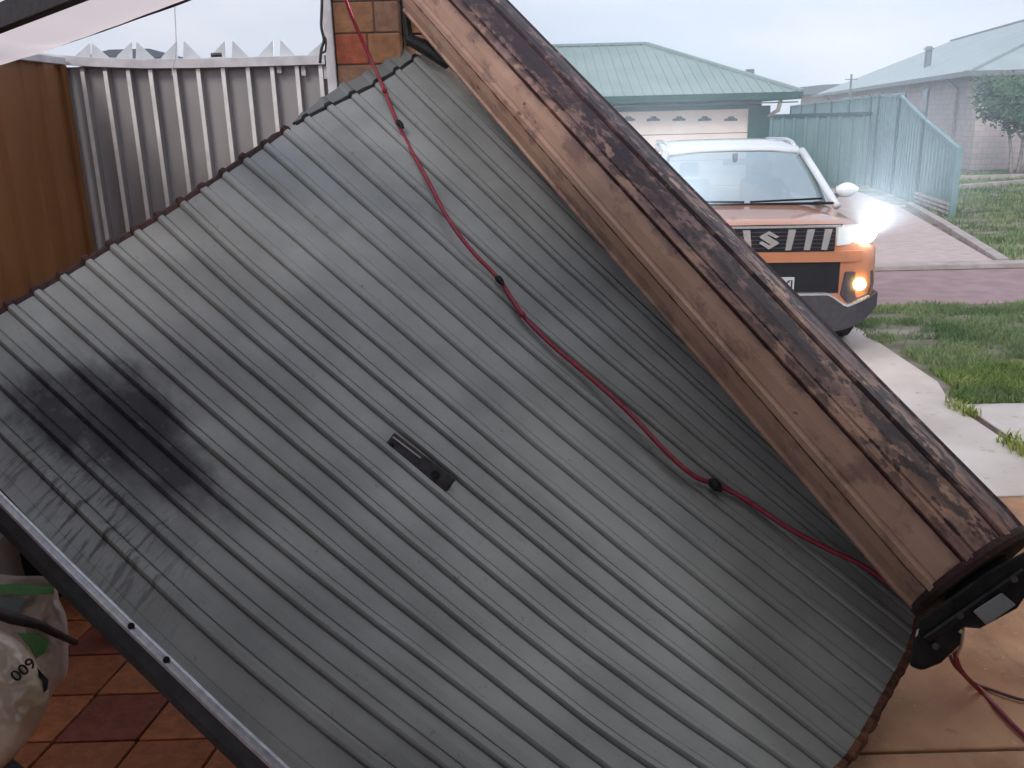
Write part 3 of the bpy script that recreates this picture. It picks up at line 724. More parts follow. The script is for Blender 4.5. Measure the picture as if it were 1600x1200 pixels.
# ================================================================== CARPORT ROOF, SAIL
cpr = empty('carport_roof', (0, 0, 2.7), 'dark edged carport roof overhead at the top left corner', 'roof')
b = MB(); b.prism([(-4.2, -4.5, 2.66), (4.2, -4.5, 2.66), (4.2, 4.3, 2.66), (1.2, 3.7, 2.66), (-4.2, .7, 2.66)], (0, 0, .04)); b.build('roof_sheet', 'ceiling', cpr)  # unseen outline cut to shade the curtain's right and open its left
bA, bB = YP(-40, 45, 3.75), YP(100, -12, 3.25); dd = (bB-bA)
b = MB(); b.beam(bA-dd*.2, bB+dd*1.2, .05, .085); tag(b.build('edge_beam', 'timber', cpr, bevel=.004), 'dark painted edge beam')
b = MB()
for x in (-4.0, 4.0):
    for y in (-4.2, .5): b2 = MB(); b2.box(x-.05, y-.05, 0, x+.05, y+.05, 2.66); b2.build('roof_post', 'timber', cpr)
# white sagging sail: far edge is a dark hem cord
sailE = empty('white_sail', YP(30, 85, 4.9), 'sagging white cloth sail with a dark hem tied at the left fence corner', 'shade sail')
S0, S1 = YP(34, 86, 4.9), YP(286, -2, 3.9); far_ = []
for px, py, Yv in ((28, 86, 4.92), (60, 78, 4.80), (110, 61, 4.6), (160, 44, 4.4), (215, 24, 4.2), (285, -1, 3.9), (360, -35, 3.6), (480, -95, 3.2)): far_.append(YP(px, py, Yv))
near_ = [YP(-60, 92, 4.4), YP(-40, 75, 4.2), YP(-20, 60, 3.95), YP(20, 40, 3.75), YP(60, 15, 3.6), YP(105, -12, 3.4), YP(200, -60, 3.1), YP(320, -120, 2.8)]
rowsS = []
for t in range(13):
    f = t/12; r = []
    pf, pn = smooth_path(far_, 4), smooth_path(near_, 4)
    for a, c in zip(pf, pn):
        q = a*(1-f)+c*f; q.z += -.05*math.sin(math.pi*f)+.012*noise.noise(q*4)+.02*math.sin(f*9+q.x*3)*.3; r.append(q)
    rowsS.append(r)
b = MB(); b.grid(rowsS); b.build('sail_cloth', 'cloth', sailE, fix=False, solid=.003, smooth=180)
b = MB(); b.tube([p+Vector((0, 0, -.004)) for p in smooth_path(far_, 4)], .012, 8); tag(b.build('hem', 'timber', sailE, smooth=180), 'dark rolled hem')
b = MB(); b.tube([YP(-10, 62, 4.3), YP(5, 64, 4.3), YP(14, 68, 4.35)], .012, 8); b.build('tie', 'black', sailE)

# ================================================================== BAGS AND CLUTTER
def bagmat():
    m = mat('printed bag plastic', (.50, .42, .36), .35, col2=(.66, .58, .52), scale=4, bump=.6, bscale=14, spec=.5); return m
M['bagw'] = bagmat()
M['bagclear'] = mat('cloudy clear bag', (.26, .20, .14), .28, col2=(.50, .43, .35), scale=7, bump=.9, bscale=12, spec=.7, lo=.3, hi=.7)
M['green'] = mat('bright green print', (.05, .26, .03), .4, var=.25, scale=12)
M['greydirty'] = mat('grey blue print', (.10, .15, .15), .4, var=.2, scale=9)
def pillow(poly, d0, th, seed, nr=22, dz=0):
    """closed pillow-shaped bag from its outline in front of the camera, with real depth"""
    P = [D(x, y, d0) for x, y in poly]; c = sum(P, Vector())/len(P); n = (C0-c).normalized(); mb = MB()
    rowsF = []
    PP = []
    for i in range(len(P)):
        for q in range(6):
            p0, p1, p2, p3 = P[i-1], P[i], P[(i+1) % len(P)], P[(i+2) % len(P)]; t = q/6
            PP.append(.5*((2*p1)+(-p0+p2)*t+(2*p0-5*p1+4*p2-p3)*t*t+(-p0+3*p1-3*p2+p3)*t**3))
    rows = []
    for s in (1, -1):
        for k in (range(nr+1) if s == 1 else range(nr-1, -1, -1)):
            f = k/nr; r = []
            for p in PP:
                q = c+(p-c)*f; hgt = th*.5*math.sqrt(max(0, 1-f**3)); wr = (.035*noise.noise(q*9+Vector((seed, 0, 0)))+.018*abs(noise.noise(q*18+Vector((0, seed, 0))))+.010*noise.noise(q*45))*math.sqrt(max(0, 1-f**4))
                r.append(q+n*s*(hgt+wr))
            rows.append(r+[r[0]])
    mb.grid(rows); return mb, c, n
bag2 = empty('white_bag', G(60, 1092, 0), 'white plastic bag with green printed bands standing behind the cloudy bag', 'bag')
mb, c2, n2_ = pillow([(-40, 905), (30, 900), (84, 904), (92, 935), (104, 965), (107, 1010), (104, 1055), (85, 1078), (70, 1100), (20, 1110), (-50, 1105), (-70, 1000)], 2.95, .16, 3)
mb.build('bag_body', 'bagw', bag2, fix=True, smooth=180)
def patch(name, poly, d, m, par, label=None, th=.004):
    P = [D(x, y, d) for x, y in poly]; b = MB(); b.prism(P, (D(poly[0][0], poly[0][1], d+th)-P[0])); return tag(b.build(name, m, par, bevel=.001), label)
patch('printed_band', [(-20, 913), (30, 913), (84, 916), (85, 928), (40, 930), (-20, 926)], 2.865, 'green', bag2, 'bright green band across the top')
patch('printed_panel', [(-20, 932), (44, 934), (24, 963), (-20, 958)], 2.855, 'greydirty', bag2, 'grey blue panel')
patch('printed_leaf', [(26, 988), (60, 990), (76, 1003), (70, 1020), (56, 1030), (44, 1010)], 2.855, 'green', bag2, 'green leaf-shaped patch')
patch('printed_spot', [(80, 974), (90, 970), (101, 980), (100, 988), (84, 984)], 2.868, 'white', bag2, 'small white printed spot')
patch('printed_spot', [(76, 992), (86, 998), (88, 1008), (80, 1006)], 2.868, 'white', bag2)
bag1 = empty('cloudy_bag', G(20, 1195, 0), 'bulging cloudy plastic bag of beige contents at the lower left corner', 'bag')
mb, c1, n1_ = pillow([(-90, 985), (-30, 975), (10, 990), (38, 1010), (62, 1045), (76, 1080), (72, 1110), (52, 1145), (25, 1180), (-10, 1205), (-90, 1210), (-120, 1100)], 2.50, .26, 8)
mb.build('bag_body', 'bagclear', bag1, fix=True, smooth=180)
# 009 printed on the bag, turned with the bag
pt = D(37, 1047, 2.385); fwd = (C0-pt).normalized(); xr = (D(52, 1036, 2.385)-D(26, 1058, 2.385)).normalized(); yr = fwd.cross(xr).normalized(); xr = yr.cross(fwd)
Mx = Matrix((( xr.x, yr.x, fwd.x, pt.x), (xr.y, yr.y, fwd.y, pt.y), (xr.z, yr.z, fwd.z, pt.z), (0, 0, 0, 1)))
text('printed_number', '009', .042, Mx, 'black', bag1)
patch('printed_mark', [(58, 1042), (66, 1052), (76, 1062), (74, 1078), (69, 1082), (66, 1066), (60, 1056)], 2.43, 'black', bag1, 'black smudged print mark')
mb = MB(); mb.tube([D(-40, 945, 2.62), D(20, 966, 2.60), D(60, 976, 2.66), D(88, 990, 2.76), D(118, 1004, 2.9)], [.017, .018, .014, .012, .010], 10)
mb.box(0, 0, 0, .001, .001, .001); mb.v = mb.v[:-8]; mb.f = mb.f[:-6]; mb.tint = mb.tint[:-6]; mb.mi = mb.mi[:-6]
tag(mb.build('dark_stick', 'timber', smooth=180), 'dark rounded stick lying across the two plastic bags', 'stick')
b = MB(); Pb = YP(3, 900, 3.25); b.box(Pb.x-.25, 3.2, .0, Pb.x+.012, 3.4, YP(3, 845, 3.25).z); tag(b.build('grey_box', 'white', bevel=.006), 'pale grey box just showing behind the white bag at the left edge', 'box')
tb = empty('added_dark_bin', (-2.06, 3.6, 0), 'added black plastic bin darkening the gap under the fallen door', 'bin')  # made-up bin, fills the gap below the rail with darkness
b = MB(); rT = []
for z, s in ((.004, .88), (.58, 1.0), (.58, 1.04), (.61, 1.04), (.61, .97), (.03, .84)):
    rT.append([(-2.06+.43*s*cx, 3.6+.24*s*cy, z) for cx, cy in ((-1, -1), (1, -1), (1, 1), (-1, 1), (-1, -1))])
b.grid(rT); b.f += [(25, 26, 27, 28)]; b.tint.append(None); b.mi.append(0); b.build('bin_body', 'black', tb, bevel=.01)
b = MB(); b.box(-2.2, 3.335, .50, -1.9, 3.35, .54); b.build('handle', 'darkmetal', tb, bevel=.004)
b = MB(); b.box(-1.60, 3.05, .024, -1.12, 3.13, .075); b.box(-1.14, 2.98, .024, -1.08, 3.2, .12); tag(b.build('steel_bracket', 'darkmetal', bevel=.004), 'dark steel bracket lying on the pavers in shade behind the white bag', 'bracket')
b = MB(); b.tube([G(-30, 1175, .03), G(10, 1190, .03), G(40, 1215, .03)], .018, 12); tag(b.build('metal_pole', 'darkmetal', smooth=180), 'grey metal pole end in the bottom left corner of the paving', 'pole')

# ================================================================== NEIGHBOUR GARAGE
GY = 18.4
gar = empty('green_roof_garage', (2.2, GY, 0), 'garage with pale green hipped roof and cream door behind the car', 'garage')
ex = YP(1250, 150, 17.9).x; et = YP(1100, 150, 17.9).z
dt = YP(1167, 170, GY).z; dxr = YP(1168, 200, GY).x; dxl = -1.2
b = MB(); b.box(-2.2, GY+.12, 0, ex-.55, GY+5.6, et-.02); tag(b.build('wall', 'pinkbrick', gar), 'pale brick walls')
b = MB(); b.box(dxl, GY+.0, 0, dxr, GY+.06, dt); 
dr = b.build('garage_door', 'cream', gar)
b = MB()
for zz in (.52, 1.03, 1.54): b.box(dxl, GY-.004, zz-.006, dxr, GY-.001, zz+.006)
tag(b.build('panel_joint', 'mortar', dr), 'fine horizontal joints'); 
for px in (990-40, 982, 1021, 1061, 1101, 1142):
    if px == 950: continue
    P0 = YP(px, 189, GY-.002); hw = .13
    pts = [(-hw, 0), (-hw, .035), (-.07, .055), (-.04, .09), (.04, .09), (.07, .055), (hw, .035), (hw, 0)]
    b = MB(); b.prism([(P0.x+x, GY-.006, P0.z+z) for x, z in pts], (0, .012, 0)); b.build('door_window', 'glassdark', dr)
b = MB(); b.box(dxr, GY-.05, 0, dxr+.42, GY+.118, et-.2); tag(b.build('corner_pier', 'greengut', gar), 'dark green pier right of the door')
b = MB(); b.box(dxl-.3, GY-.04, dt+.004, dxr-.003, GY+.1, et-.12); tag(b.build('lintel', 'greengut', gar), 'dark green beam above the door')
gz = et
b = MB(); b.prism([(ex, 17.9, gz-.10), (ex, 17.84, gz-.09), (ex, 17.82, gz+.035), (ex, 17.9, gz+.04)], (-9.5, 0, 0)); b.prism([(ex-.01, 17.91, gz-.10), (ex+.05, 17.91, gz-.09), (ex+.07, 17.91, gz+.035), (ex-.01, 17.91, gz+.04)], (0, 6, 0))
b.build('gutter', 'greengut', gar)
b = MB(); b.box(-3.8, 17.92, gz-.16, ex-.02, GY-.06, gz-.14); tag(b.build('soffit', 'greenpost', gar), 'dark eave lining')
rz_ = YP(1010, 69, 20.9)
e0, e1_, e2_, e3 = (-3.8, 17.86, gz+.03), (ex+.04, 17.86, gz+.03), (ex+.04, 24.0, gz+.03), (-3.8, 24.0, gz+.03)
r1 = (rz_.x, 20.9, rz_.z); r0 = (-1.0, 20.9, rz_.z)
b = MB(); b.add([e0, e1_, e2_, e3, r0, r1], [(0, 1, 5, 4), (1, 2, 5), (2, 3, 4, 5), (3, 0, 4), (0, 3, 2, 1)])
rf = b.build('roof', 'roofgreen', gar)
b = MB(); x = -3.6
while x < ex:
    # corrugation ribs running up the front slope
    t = min(1, max(0, (ex-x)/(ex-rz_.x))); t = min(t, 1)
    pa = Vector((x, 17.87, gz+.04)); pb = Vector((x, 17.87+(20.9-17.87)*t, gz+.04+(rz_.z-gz-.03)*t)); b.beam(pa, pb, .03, .018); x += .19
b.build("roof_rib", "roofgreen", rf)
b = MB(); b.beam(Vector(e1_)+Vector((0, 0, .02)), Vector(r1)+Vector((0, 0, .02)), .13, .05); b.beam(Vector(r0)+Vector((0, 0, .02)), Vector(r1)+Vector((0, 0, .02)), .13, .05); tag(b.build('ridge_cap', 'roofgreen', rf), 'pale ridge and hip capping')
Pv = YP(1172, 112, 20.5); b = MB(); b.tube([Pv-Vector((0, 0, .2)), Pv+Vector((0, 0, .05))], .09, 12); b.box(Pv.x-.28, 20.4, Pv.z-.05, Pv.x-.08, 20.6, Pv.z+.02); tag(b.build('roof_vent', 'gutgrey', rf), 'small grey roof vent')
b = MB(); b.tube([(ex-.35, 17.95, gz-.13), (ex-.35, 18.1, gz-.3), (ex-.48, 18.45, gz-.42), (ex-.5, 18.47, 0)], .04, 10); tag(b.build('downpipe', 'pinkbrick', gar, smooth=180), 'pinkish downpipe')

# ================================================================== GREEN FENCES
def fencetop(px, py, Y): return YP(px, py, Y)
gf = empty('green_gate_fence', (7.8, 24.3, 0), 'flat blue-green sheet metal fence between the garage and the side fence', 'fence')
a = YP(1195, 181, 24.3); c = YP(1373, 176, 24.3)
sec = []; x = a.x
while x < c.x: 
    for s, h in ((0, 0), (.10, 0), (.13, -.045), (.20, -.045), (.23, 0)): sec.append((x+s, h))
    x += .30
b = MB(); b.grid([[(x, 24.3+h, z) for x, h in sec] for z in (0, 1.0, a.z-.02)]); b.build('fence_sheet', 'greensheet', gf, fix=False, solid=.003)
b = MB(); b.beam((a.x, 24.25, a.z), (c.x, 24.25, c.z), .08, .06); b.build('top_rail', 'greenpost', gf)
b = MB(); b.box(c.x-.05, 24.2, 0, c.x+.05, 24.3, c.z+.1); b.build('fence_post', 'greenpost', gf)
sdf = empty('green_side_fence', (7.94, 15.84, 0), 'tall pale green side fence whose top slopes down to a short end post', 'fence')
def fl_(Y): return 7.94+.19*(Y-15.84)
def Yat(px, ):  # solve for Y on the fence line where its top projects to px
    lo, hi = 15, 80
    for _ in range(40):
        m_ = (lo+hi)/2
        if proj((fl_(m_), m_, 1.9))[0] > px: lo = m_
        else: hi = m_
    return lo
posts = [(1505, 232), (1448, 188), (1406, 150), (1374, 149), (1362, 151), (1328, 155), (1300, 158), (1274, 161), (1253, 164), (1236, 166)]
PP = []
for px, py in posts:
    Yv = Yat(px); P = YP(px, py, Yv); PP.append(Vector((fl_(Yv), Yv, P.z)))
for i in range(len(PP)-1):
    a, c = PP[i], PP[i+1]; dv_ = Vector((c.x-a.x, c.y-a.y, 0)); L = dv_.length; dv_.normalize(); nn = Vector((-dv_.y, dv_.x, 0)); sec = []; s = 0
    while s < L:
        for q, h in ((0, 0), (.14, 0), (.155, .014), (.19, .014), (.205, 0)):
            if s+q < L: sec.append((s+q, h))
        s += .25
    sec.append((L, 0))
    b = MB(); b.grid([[Vector((a.x, a.y, 0))+dv_*q+nn*h+Vector((0, 0, zf*((a.z*(1-q/L)+c.z*q/L)-.01))) for q, h in sec] for zf in (0, .5, 1)])
    b.build('fence_sheet', 'greensheet', sdf, fix=False, solid=.003)
    b = MB(); b.beam(a, c, .07, .05); b.build('capping', 'greensheet', sdf)
for i, p in enumerate(PP):
    b = MB(); r = .045 if i else .06; b.box(p.x-r, p.y-r, 0, p.x+r-.01, p.y+r, p.z+.02); b.build('fence_post', 'greensheet' if i == 0 else 'greenpost', sdf)
b = MB()
for zz in (.08, .16, .24): b.beam(PP[0]*1+Vector((-.06, 0, zz-PP[0].z)), PP[1]+Vector((-.06, 0, zz-PP[1].z)), .03, .05)
tag(b.build('base_slats', 'kerb', sdf), 'low pale boards along the foot of the nearest panel')

# ================================================================== BRICK HOUSE
hs = empty('brick_house', (15, 30, 0), 'pale pink brick house with grey metal roof at the right edge', 'house')
HX, HY = G(1515, 266).x, G(1515, 266).y
hdir = Vector((.19, 1, 0)).normalized(); hper = Vector((hdir.y, -hdir.x, 0)); Hc = Vector((HX, HY, 0)); HE = YP(1528, 116, HY).z
Lh = 33
def hp(u, v, z): return Hc+hper*u+hdir*v+Vector((0, 0, z))
b = MB()
vs = [hp(0, 0, 0), hp(12, 0, 0), hp(12, Lh, 0), hp(0, Lh, 0)]; b.prism(vs, (0, 0, HE))
hw = b.build('wall', 'housebrick', hs, fix=False); me = hw.data; uvl = me.uv_layers.new(name='UVMap')
for p in me.polygons:
    nrm_ = p.normal
    for li in p.loop_indices:
        co = me.vertices[me.loops[li].vertex_index].co; dlt = Vector(co)-Hc
        uu = dlt.dot(hdir) if abs(nrm_.dot(hper)) > .5 else dlt.dot(hper); uvl.data[li].uv = (uu, co.z)
ov = .55
b = MB(); zE = HE+.06; pitch = math.tan(R_(22))
W_ = 12+2*ov; rh = W_/2*pitch
q0, q1, q2, q3 = hp(-ov, -ov, zE), hp(12+ov, -ov, zE), hp(12+ov, Lh+ov, zE), hp(-ov, Lh+ov, zE)
ra, rb = hp(6, 6-.0, zE+rh), hp(6, Lh-6, zE+rh)
b.add([q0, q1, q2, q3, ra, rb], [(0, 1, 4), (1, 2, 5, 4), (2, 3, 5), (3, 0, 4, 5), (0, 3, 2, 1)]); hr = b.build('roof', 'roofgrey', hs)
b = MB(); b.beam(q0-Vector((0, 0, .05)), q3-Vector((0, 0, .05)), .13, .15); b.beam(q0-Vector((0, 0, .05)), q1-Vector((0, 0, .05)), .13, .15); b.build('gutter', 'gutgrey', hs)
b = MB(); b.beam(q0+Vector((0, 0, .02)), ra+Vector((0, 0, .02)), .2, .06); b.beam(ra+Vector((0, 0, .02)), rb+Vector((0, 0, .02)), .2, .06); b.build('ridge_cap', 'roofgrey', hr)
def wallY(px):
    lo, hi = HY-1, 100
    for _ in range(40):
        m_ = (lo+hi)/2; p = hp(0, (m_-HY)/hdir.y, 2.4)
        if proj(p)[0] > px: lo = m_
        else: hi = m_
    return (lo-HY)/hdir.y
for xa, xb, z0_, z1_ in ((1443, 1452, .55*HE, .93*HE), (1392, 1417, .5*HE, .92*HE), (1372, 1379, .6*HE, .93*HE), (1353, 1359, .6*HE, .93*HE), (1338, 1345, .6*HE, .93*HE), (1318, 1328, .6*HE, .93*HE)):
    va, vb = wallY(xb), wallY(xa); fr_ = MB(); fr_.prism([hp(-.03, va, z0_), hp(-.03, vb, z0_), hp(-.03, vb, z1_), hp(-.03, va, z1_)], hper*.08)
    w_ = fr_.build('window', 'gutgrey', hs); b = MB(); g_ = .08
    b.prism([hp(-.05, va+g_, z0_+g_), hp(-.05, vb-g_, z0_+g_), hp(-.05, vb-g_, z1_-g_), hp(-.05, va+g_, z1_-g_)], hper*.015); b.build('pane', 'glassdark', w_)
for px in (1500, 1386, 1300):
    v_ = wallY(px); b = MB(); b.tube([hp(-ov, v_, HE-.02), hp(-.08, v_, HE-.35), hp(-.08, v_, 0)], .05, 8); tag(b.build('downpipe', 'kerb', hs, smooth=180), None)
Pp = YP(1450, 92, 40); b = MB(); b.tube([Pp-Vector((0, 0, .6)), Pp+Vector((0, 0, .35))], .14, 12); b.tube([Pp+Vector((0, 0, .38)), Pp+Vector((0, 0, .5))], [.24, .1], 12); tag(b.build('flue_pipe', 'gutgrey', hr), 'grey flue pipe with a cap')
Pa = YP(1328, 150, 45); b = MB(); b.tube([(Pa.x, 45, 0), (Pa.x, 45, YP(1328, 116, 45).z)], .05, 8); b.beam((Pa.x-.3, 45, YP(1328, 124, 45).z), (Pa.x+.3, 45, YP(1328, 124, 45).z), .04, .04)
tag(b.build('antenna_pole', 'gutgrey'), 'thin pole standing behind the green fence before the far end of the brick house', 'pole')
sm_h = empty('distant_house', (0, 70, 0), 'tiny far house with flat grey roof just right of the garage eaves', 'house')
Pd = YP(1286, 133, 70); Pe = YP(1310, 133, 70); b = MB(); b.box(Pd.x, 69, 0, Pe.x+3, 75, Pd.z-.6); b.build('wall', 'pinkbrick', sm_h)
b = MB(); b.prism([(Pd.x-.4, 68.6, Pd.z-.6), (Pd.x-.4, 68.6, Pd.z), (Pe.x+3.3, 68.6, Pd.z), (Pe.x+3.3, 68.6, Pd.z-.6)], (0, 7, 0)); b.build('roof', 'gutgrey', sm_h)
# dark hip roof far behind the silver fence
dh = empty('dark_roof_house', (-17, 40, 0), 'distant house with dark blue roof glimpsed between the fence teeth', 'house')
a, c = YP(104, 90, 40), YP(268, 90, 40); tp = YP(150, 78, 43)
b = MB(); b.box(a.x+.4, 40.4, 0, c.x-.4, 46, a.z-.1); b.build('wall', 'pinkbrick', dh)
b = MB(); b.add([(a.x, 40, a.z-.1), (c.x, 40, a.z-.1), (c.x, 46.5, a.z-.1), (a.x, 46.5, a.z-.1), (a.x+.6, 43, tp.z), (c.x-2.0, 43, tp.z)], [(0, 1, 5, 4), (1, 2, 5), (2, 3, 4, 5), (3, 0, 4), (0, 3, 2, 1)]); b.build('roof', 'darkroof', dh)

# ================================================================== TREE
def tree(cx, cy, label):
    tr = empty('small_tree', (cx, cy, 0), label, 'tree'); rnd = random.Random(5)
    tk = MB(); tips = []
    def grow(p, d, L, r, depth):
        pts = [p]; q = p.copy(); dd = d.copy()
        for i in range(4):
            dd = (dd+Vector((rnd.uniform(-.2, .2), rnd.uniform(-.2, .2), rnd.uniform(0, .15)))).normalized(); q = q+dd*L/4; pts.append(q.copy())
        tk.tube(pts, [r*(1-.12*i) for i in range(5)], 7)
        if depth == 0: tips.append(q); tips.append(pts[2]); return
        for i in range(3):
            nd = (dd+Vector((rnd.uniform(-.8, .8), rnd.uniform(-.8, .8), rnd.uniform(-.05, .4)))).normalized(); grow(q, nd, L*rnd.uniform(.55, .75), r*.6, depth-1)
    grow(Vector((cx-.05, cy, 0)), Vector((-.22, 0, 1)).normalized(), 1.2, .07, 2)
    grow(Vector((cx+.1, cy, 0)), Vector((.15, .1, 1)).normalized(), 1.05, .07, 2)
    grow(Vector((cx+.25, cy+.1, 0)), Vector((.45, -.1, 1)).normalized(), 1.0, .06, 2)
    tk.build('trunk', 'bark', tr, smooth=180)
    lf = MB()
    for t in tips:
        for c_ in range(6):
            cc = t+Vector((rnd.gauss(0, .2), rnd.gauss(0, .2), rnd.gauss(-.1, .2)))
            for i in range(34):
                p = cc+Vector((rnd.gauss(0, .11), rnd.gauss(0, .11), rnd.gauss(0, .09))); a = Vector((rnd.uniform(-1, 1), rnd.uniform(-1, 1), rnd.uniform(-.6, .6))).normalized(); s_ = a.orthogonal().normalized()
                l = rnd.uniform(.10, .22); lf.add([p, p+a*l*.5+s_*l*.2, p+a*l, p+a*l*.5-s_*l*.2], [(0, 1, 2, 3)])
    lf.build('crown', 'leaf', tr, fix=False)
    return tr
tp_ = G(1580, 276); tree(tp_.x+.05, tp_.y, 'small dark green multi-stemmed tree against the brick house at the right edge')

# ================================================================== CAR
M['paint'] = mat('orange car paint', (.56, .235, .13), .28, .1, var=.03, scale=2, coat=.8)
M['whitepaint'] = mat('white car roof paint', (.72, .74, .76), .25, var=.02, coat=.8)
M['carplastic'] = mat('grey black bumper plastic', (.06, .056, .068), .55, var=.15, scale=30)
M['grille'] = mat('dark grille', (.012, .014, .02), .35, var=.2)
M['chrome'] = mat('bright chrome', (.75, .76, .78), .22, .7, var=.04)
M['tyre'] = mat('tyre rubber', (.025, .024, .027), .8, var=.2, scale=40, bump=.3)
M['led'] = mat('lit headlamp', (1, 1, 1), .3, emit=(.82, .93, 1), estr=45)
M['fog'] = mat('lit amber fog lamp', (1, .7, .3), .3, emit=(1, .56, .16), estr=22)
M['halo'] = mat('lamp lens', (.30, .33, .36), .15, emit=(.85, .93, 1), estr=.35)
M['seat'] = mat('grey seat fabric', (.30, .32, .34), .8, var=.15)
gl = bpy.data.materials.new('windscreen glass'); gl.use_nodes = True; t = gl.node_tree; t.nodes.clear()
o_ = t.nodes.new('ShaderNodeOutputMaterial'); g1 = t.nodes.new('ShaderNodeBsdfGlossy'); g1.inputs['Roughness'].default_value = .06; g1.inputs['Color'].default_value = (.72, .82, .84, 1)
g2 = t.nodes.new('ShaderNodeBsdfTransparent'); g2.inputs['Color'].default_value = (.42, .50, .50, 1); mxs = t.nodes.new('ShaderNodeMixShader'); mxs.inputs[0].default_value = .72
t.links.new(g2.outputs[0], mxs.inputs[1]); t.links.new(g1.outputs[0], mxs.inputs[2]); t.links.new(mxs.outputs[0], o_.inputs['Surface']); M['glass'] = gl
carE = empty('orange_car', (2.0, 6.88, 0), 'orange compact SUV with white roof and one dazzling headlight on the driveway', 'car', rz=0)
PC = []   # built in car space then placed by the empty's rotation at the end
def cbuild(mb, name, m, par=None, **k): return mb.build(name, m, None if par is None else par, **k)
def cpart(mb, name, m, label=None, par=None, **k):
    o = mb.build(name, m, None, **k); o.parent = par or carE; return tag(o, label)
def ring(y, b, t, w, sh, crown=.03):
    half = [(0, b), (w*.72, b), (w*.93, b+.06), (w*.985, b+.2), (w, (b+sh)/2), (w*.985, sh-.08), (w*.94, sh), (w*.80, t-crown), (w*.45, t-.005), (0, t)]
    return [(x, y, z) for x, z in half]+[(-x, y, z) for x, z in half[-2:0:-1]]
st = [(.0, .42, .90, .60, .84), (.008, .30, .98, .72, .90), (.035, .27, 1.03, .80, .93), (.09, .25, 1.065, .855, .95), (.25, .22, 1.085, .885, .97), (.6, .2, 1.105, .89, .985), (.95, .2, 1.125, .885, 1.0), (1.2, .2, 1.13, .885, 1.02), (1.6, .2, 1.10, .885, 1.04), (2.4, .2, 1.08, .885, 1.05), (3.4, .2, 1.08, .885, 1.06), (3.9, .26, 1.06, .86, 1.04), (4.1, .35, 1.0, .78, .98)]
mb = MB(); rr = [ring(*s) for s in st]; mb.grid([r+[r[0]] for r in rr]); n_r = len(rr[0])
b0 = len(rr)-1; mb.f += [tuple(range(n_r)), tuple(b0*(n_r+1)+i for i in range(n_r))]; mb.tint += [None]*2; mb.mi += [0]*2
body = cpart(mb, 'body', 'paint', smooth=50)
# raised bonnet shoulders
# roof and pillars
def gring(y, zb, zt, wb, wt): return [(-wb, y, zb), (-wt, y, zt), (wt, y, zt), (wb, y, zb)]
mb = MB(); rows = []
for y, z, w_ in ((1.86, 1.545, .60), (1.95, 1.58, .615), (2.2, 1.61, .63), (2.7, 1.625, .635), (3.3, 1.61, .62), (3.8, 1.56, .6), (3.95, 1.50, .58)):
    rows.append([(-w_-.03, y, z-.06), (-w_, y, z-.012), (-w_*.6, y, z+.008), (0, y, z+.012), (w_*.6, y, z+.008), (w_, y, z-.012), (w_+.03, y, z-.06)])
mb.grid(rows); cpart(mb, 'roof', 'whitepaint', 'white roof', smooth=60, solid=.025)
for s in (-1, 1):
    mb = MB(); mb.tube([(s*.60, 2.0, 1.585), (s*.60, 2.15, 1.62), (s*.605, 2.4, 1.635), (s*.60, 3.4, 1.62), (s*.59, 3.6, 1.58)], .018, 8); cpart(mb, 'roof_rail', 'chrome', smooth=180)
    mb = MB(); mb.tube([(s*.80, 1.10, 1.09), (s*.76, 1.25, 1.19), (s*.69, 1.58, 1.39), (s*.635, 1.86, 1.545)], .034, 8); cpart(mb, 'windscreen_pillar', 'whitepaint', 'pale windscreen pillar', smooth=180)
    mb = MB(); mb.add([(s*.80, 1.25, 1.10), (s*.655, 1.9, 1.53), (s*.655, 3.7, 1.52), (s*.82, 3.8, 1.06)], [(0, 1, 2, 3)]); cpart(mb, 'side_window', 'glassdark', solid=.01)
    # mirrors
    mb = MB(); rowsM = []
    for i in range(7):
        f = i/6; r_ = .058*math.sin(math.pi*(.12+.83*f))+.01; cx = s*(.86+.20*f); rowsM.append([(cx, 1.42+r_*.8*math.sin(a_), 1.20+.01*f+r_*math.cos(a_)) for a_ in [q*math.pi/6 for q in range(13)]])
    mb.grid(rowsM); mb.f += [tuple(range(12)), tuple(6*13+q for q in range(12))]; mb.tint += [None]*2; mb.mi += [0]*2
    mr = cpart(mb, 'side_mirror', 'whitepaint', 'white door mirror', smooth=60)
    mb = MB(); mb.beam((s*.80, 1.42, 1.10), (s*.88, 1.42, 1.17), .05, .04); cpart(mb, 'mirror_arm', 'carplastic', par=mr)
# windscreen, curved
mb = MB(); rows = []
for i in range(9):
    f = i/8; r = []
    for j in range(13):
        g = j/12*2-1; wb, wt = .785, .615; x = g*(wb*(1-f)+wt*f); y = (1.07+.17*g*g)*(1-f)+(1.83+.07*g*g)*f; z = (1.128-.03*g*g)*(1-f)+(1.545-.012*g*g)*f+.02*math.sin(math.pi*f); r.append((x, y, z))
    rows.append(r)
mb.grid(rows); ws = cpart(mb, 'windscreen', gl, 'pale reflective windscreen', smooth=180)
mb = MB(); mb.beam((-.70, 1.08, 1.16), (-.02, 1.0, 1.152), .02, .016); mb.beam((.03, 1.0, 1.152), (.66, 1.07, 1.165), .02, .016); mb.box(-.74, .99, 1.12, .74, 1.03, 1.14); cpart(mb, 'wiper', 'black', 'dark wipers and cowl strip', par=ws)
mb = MB(); mb.box(-.62, 1.3, 1.0, .62, 3.7, 1.04); mb.box(-.7, 1.2, 1.08, .7, 1.5, 1.13); cpart(mb, 'dashboard', 'carplastic', 'dark dashboard', bevel=.01)
mb = MB(); mb.box(-.11, 1.72, 1.43, .11, 1.74, 1.49); mb.box(-.02, 1.70, 1.48, .02, 1.78, 1.54); cpart(mb, 'rear_view_mirror', 'gutgrey', bevel=.008)
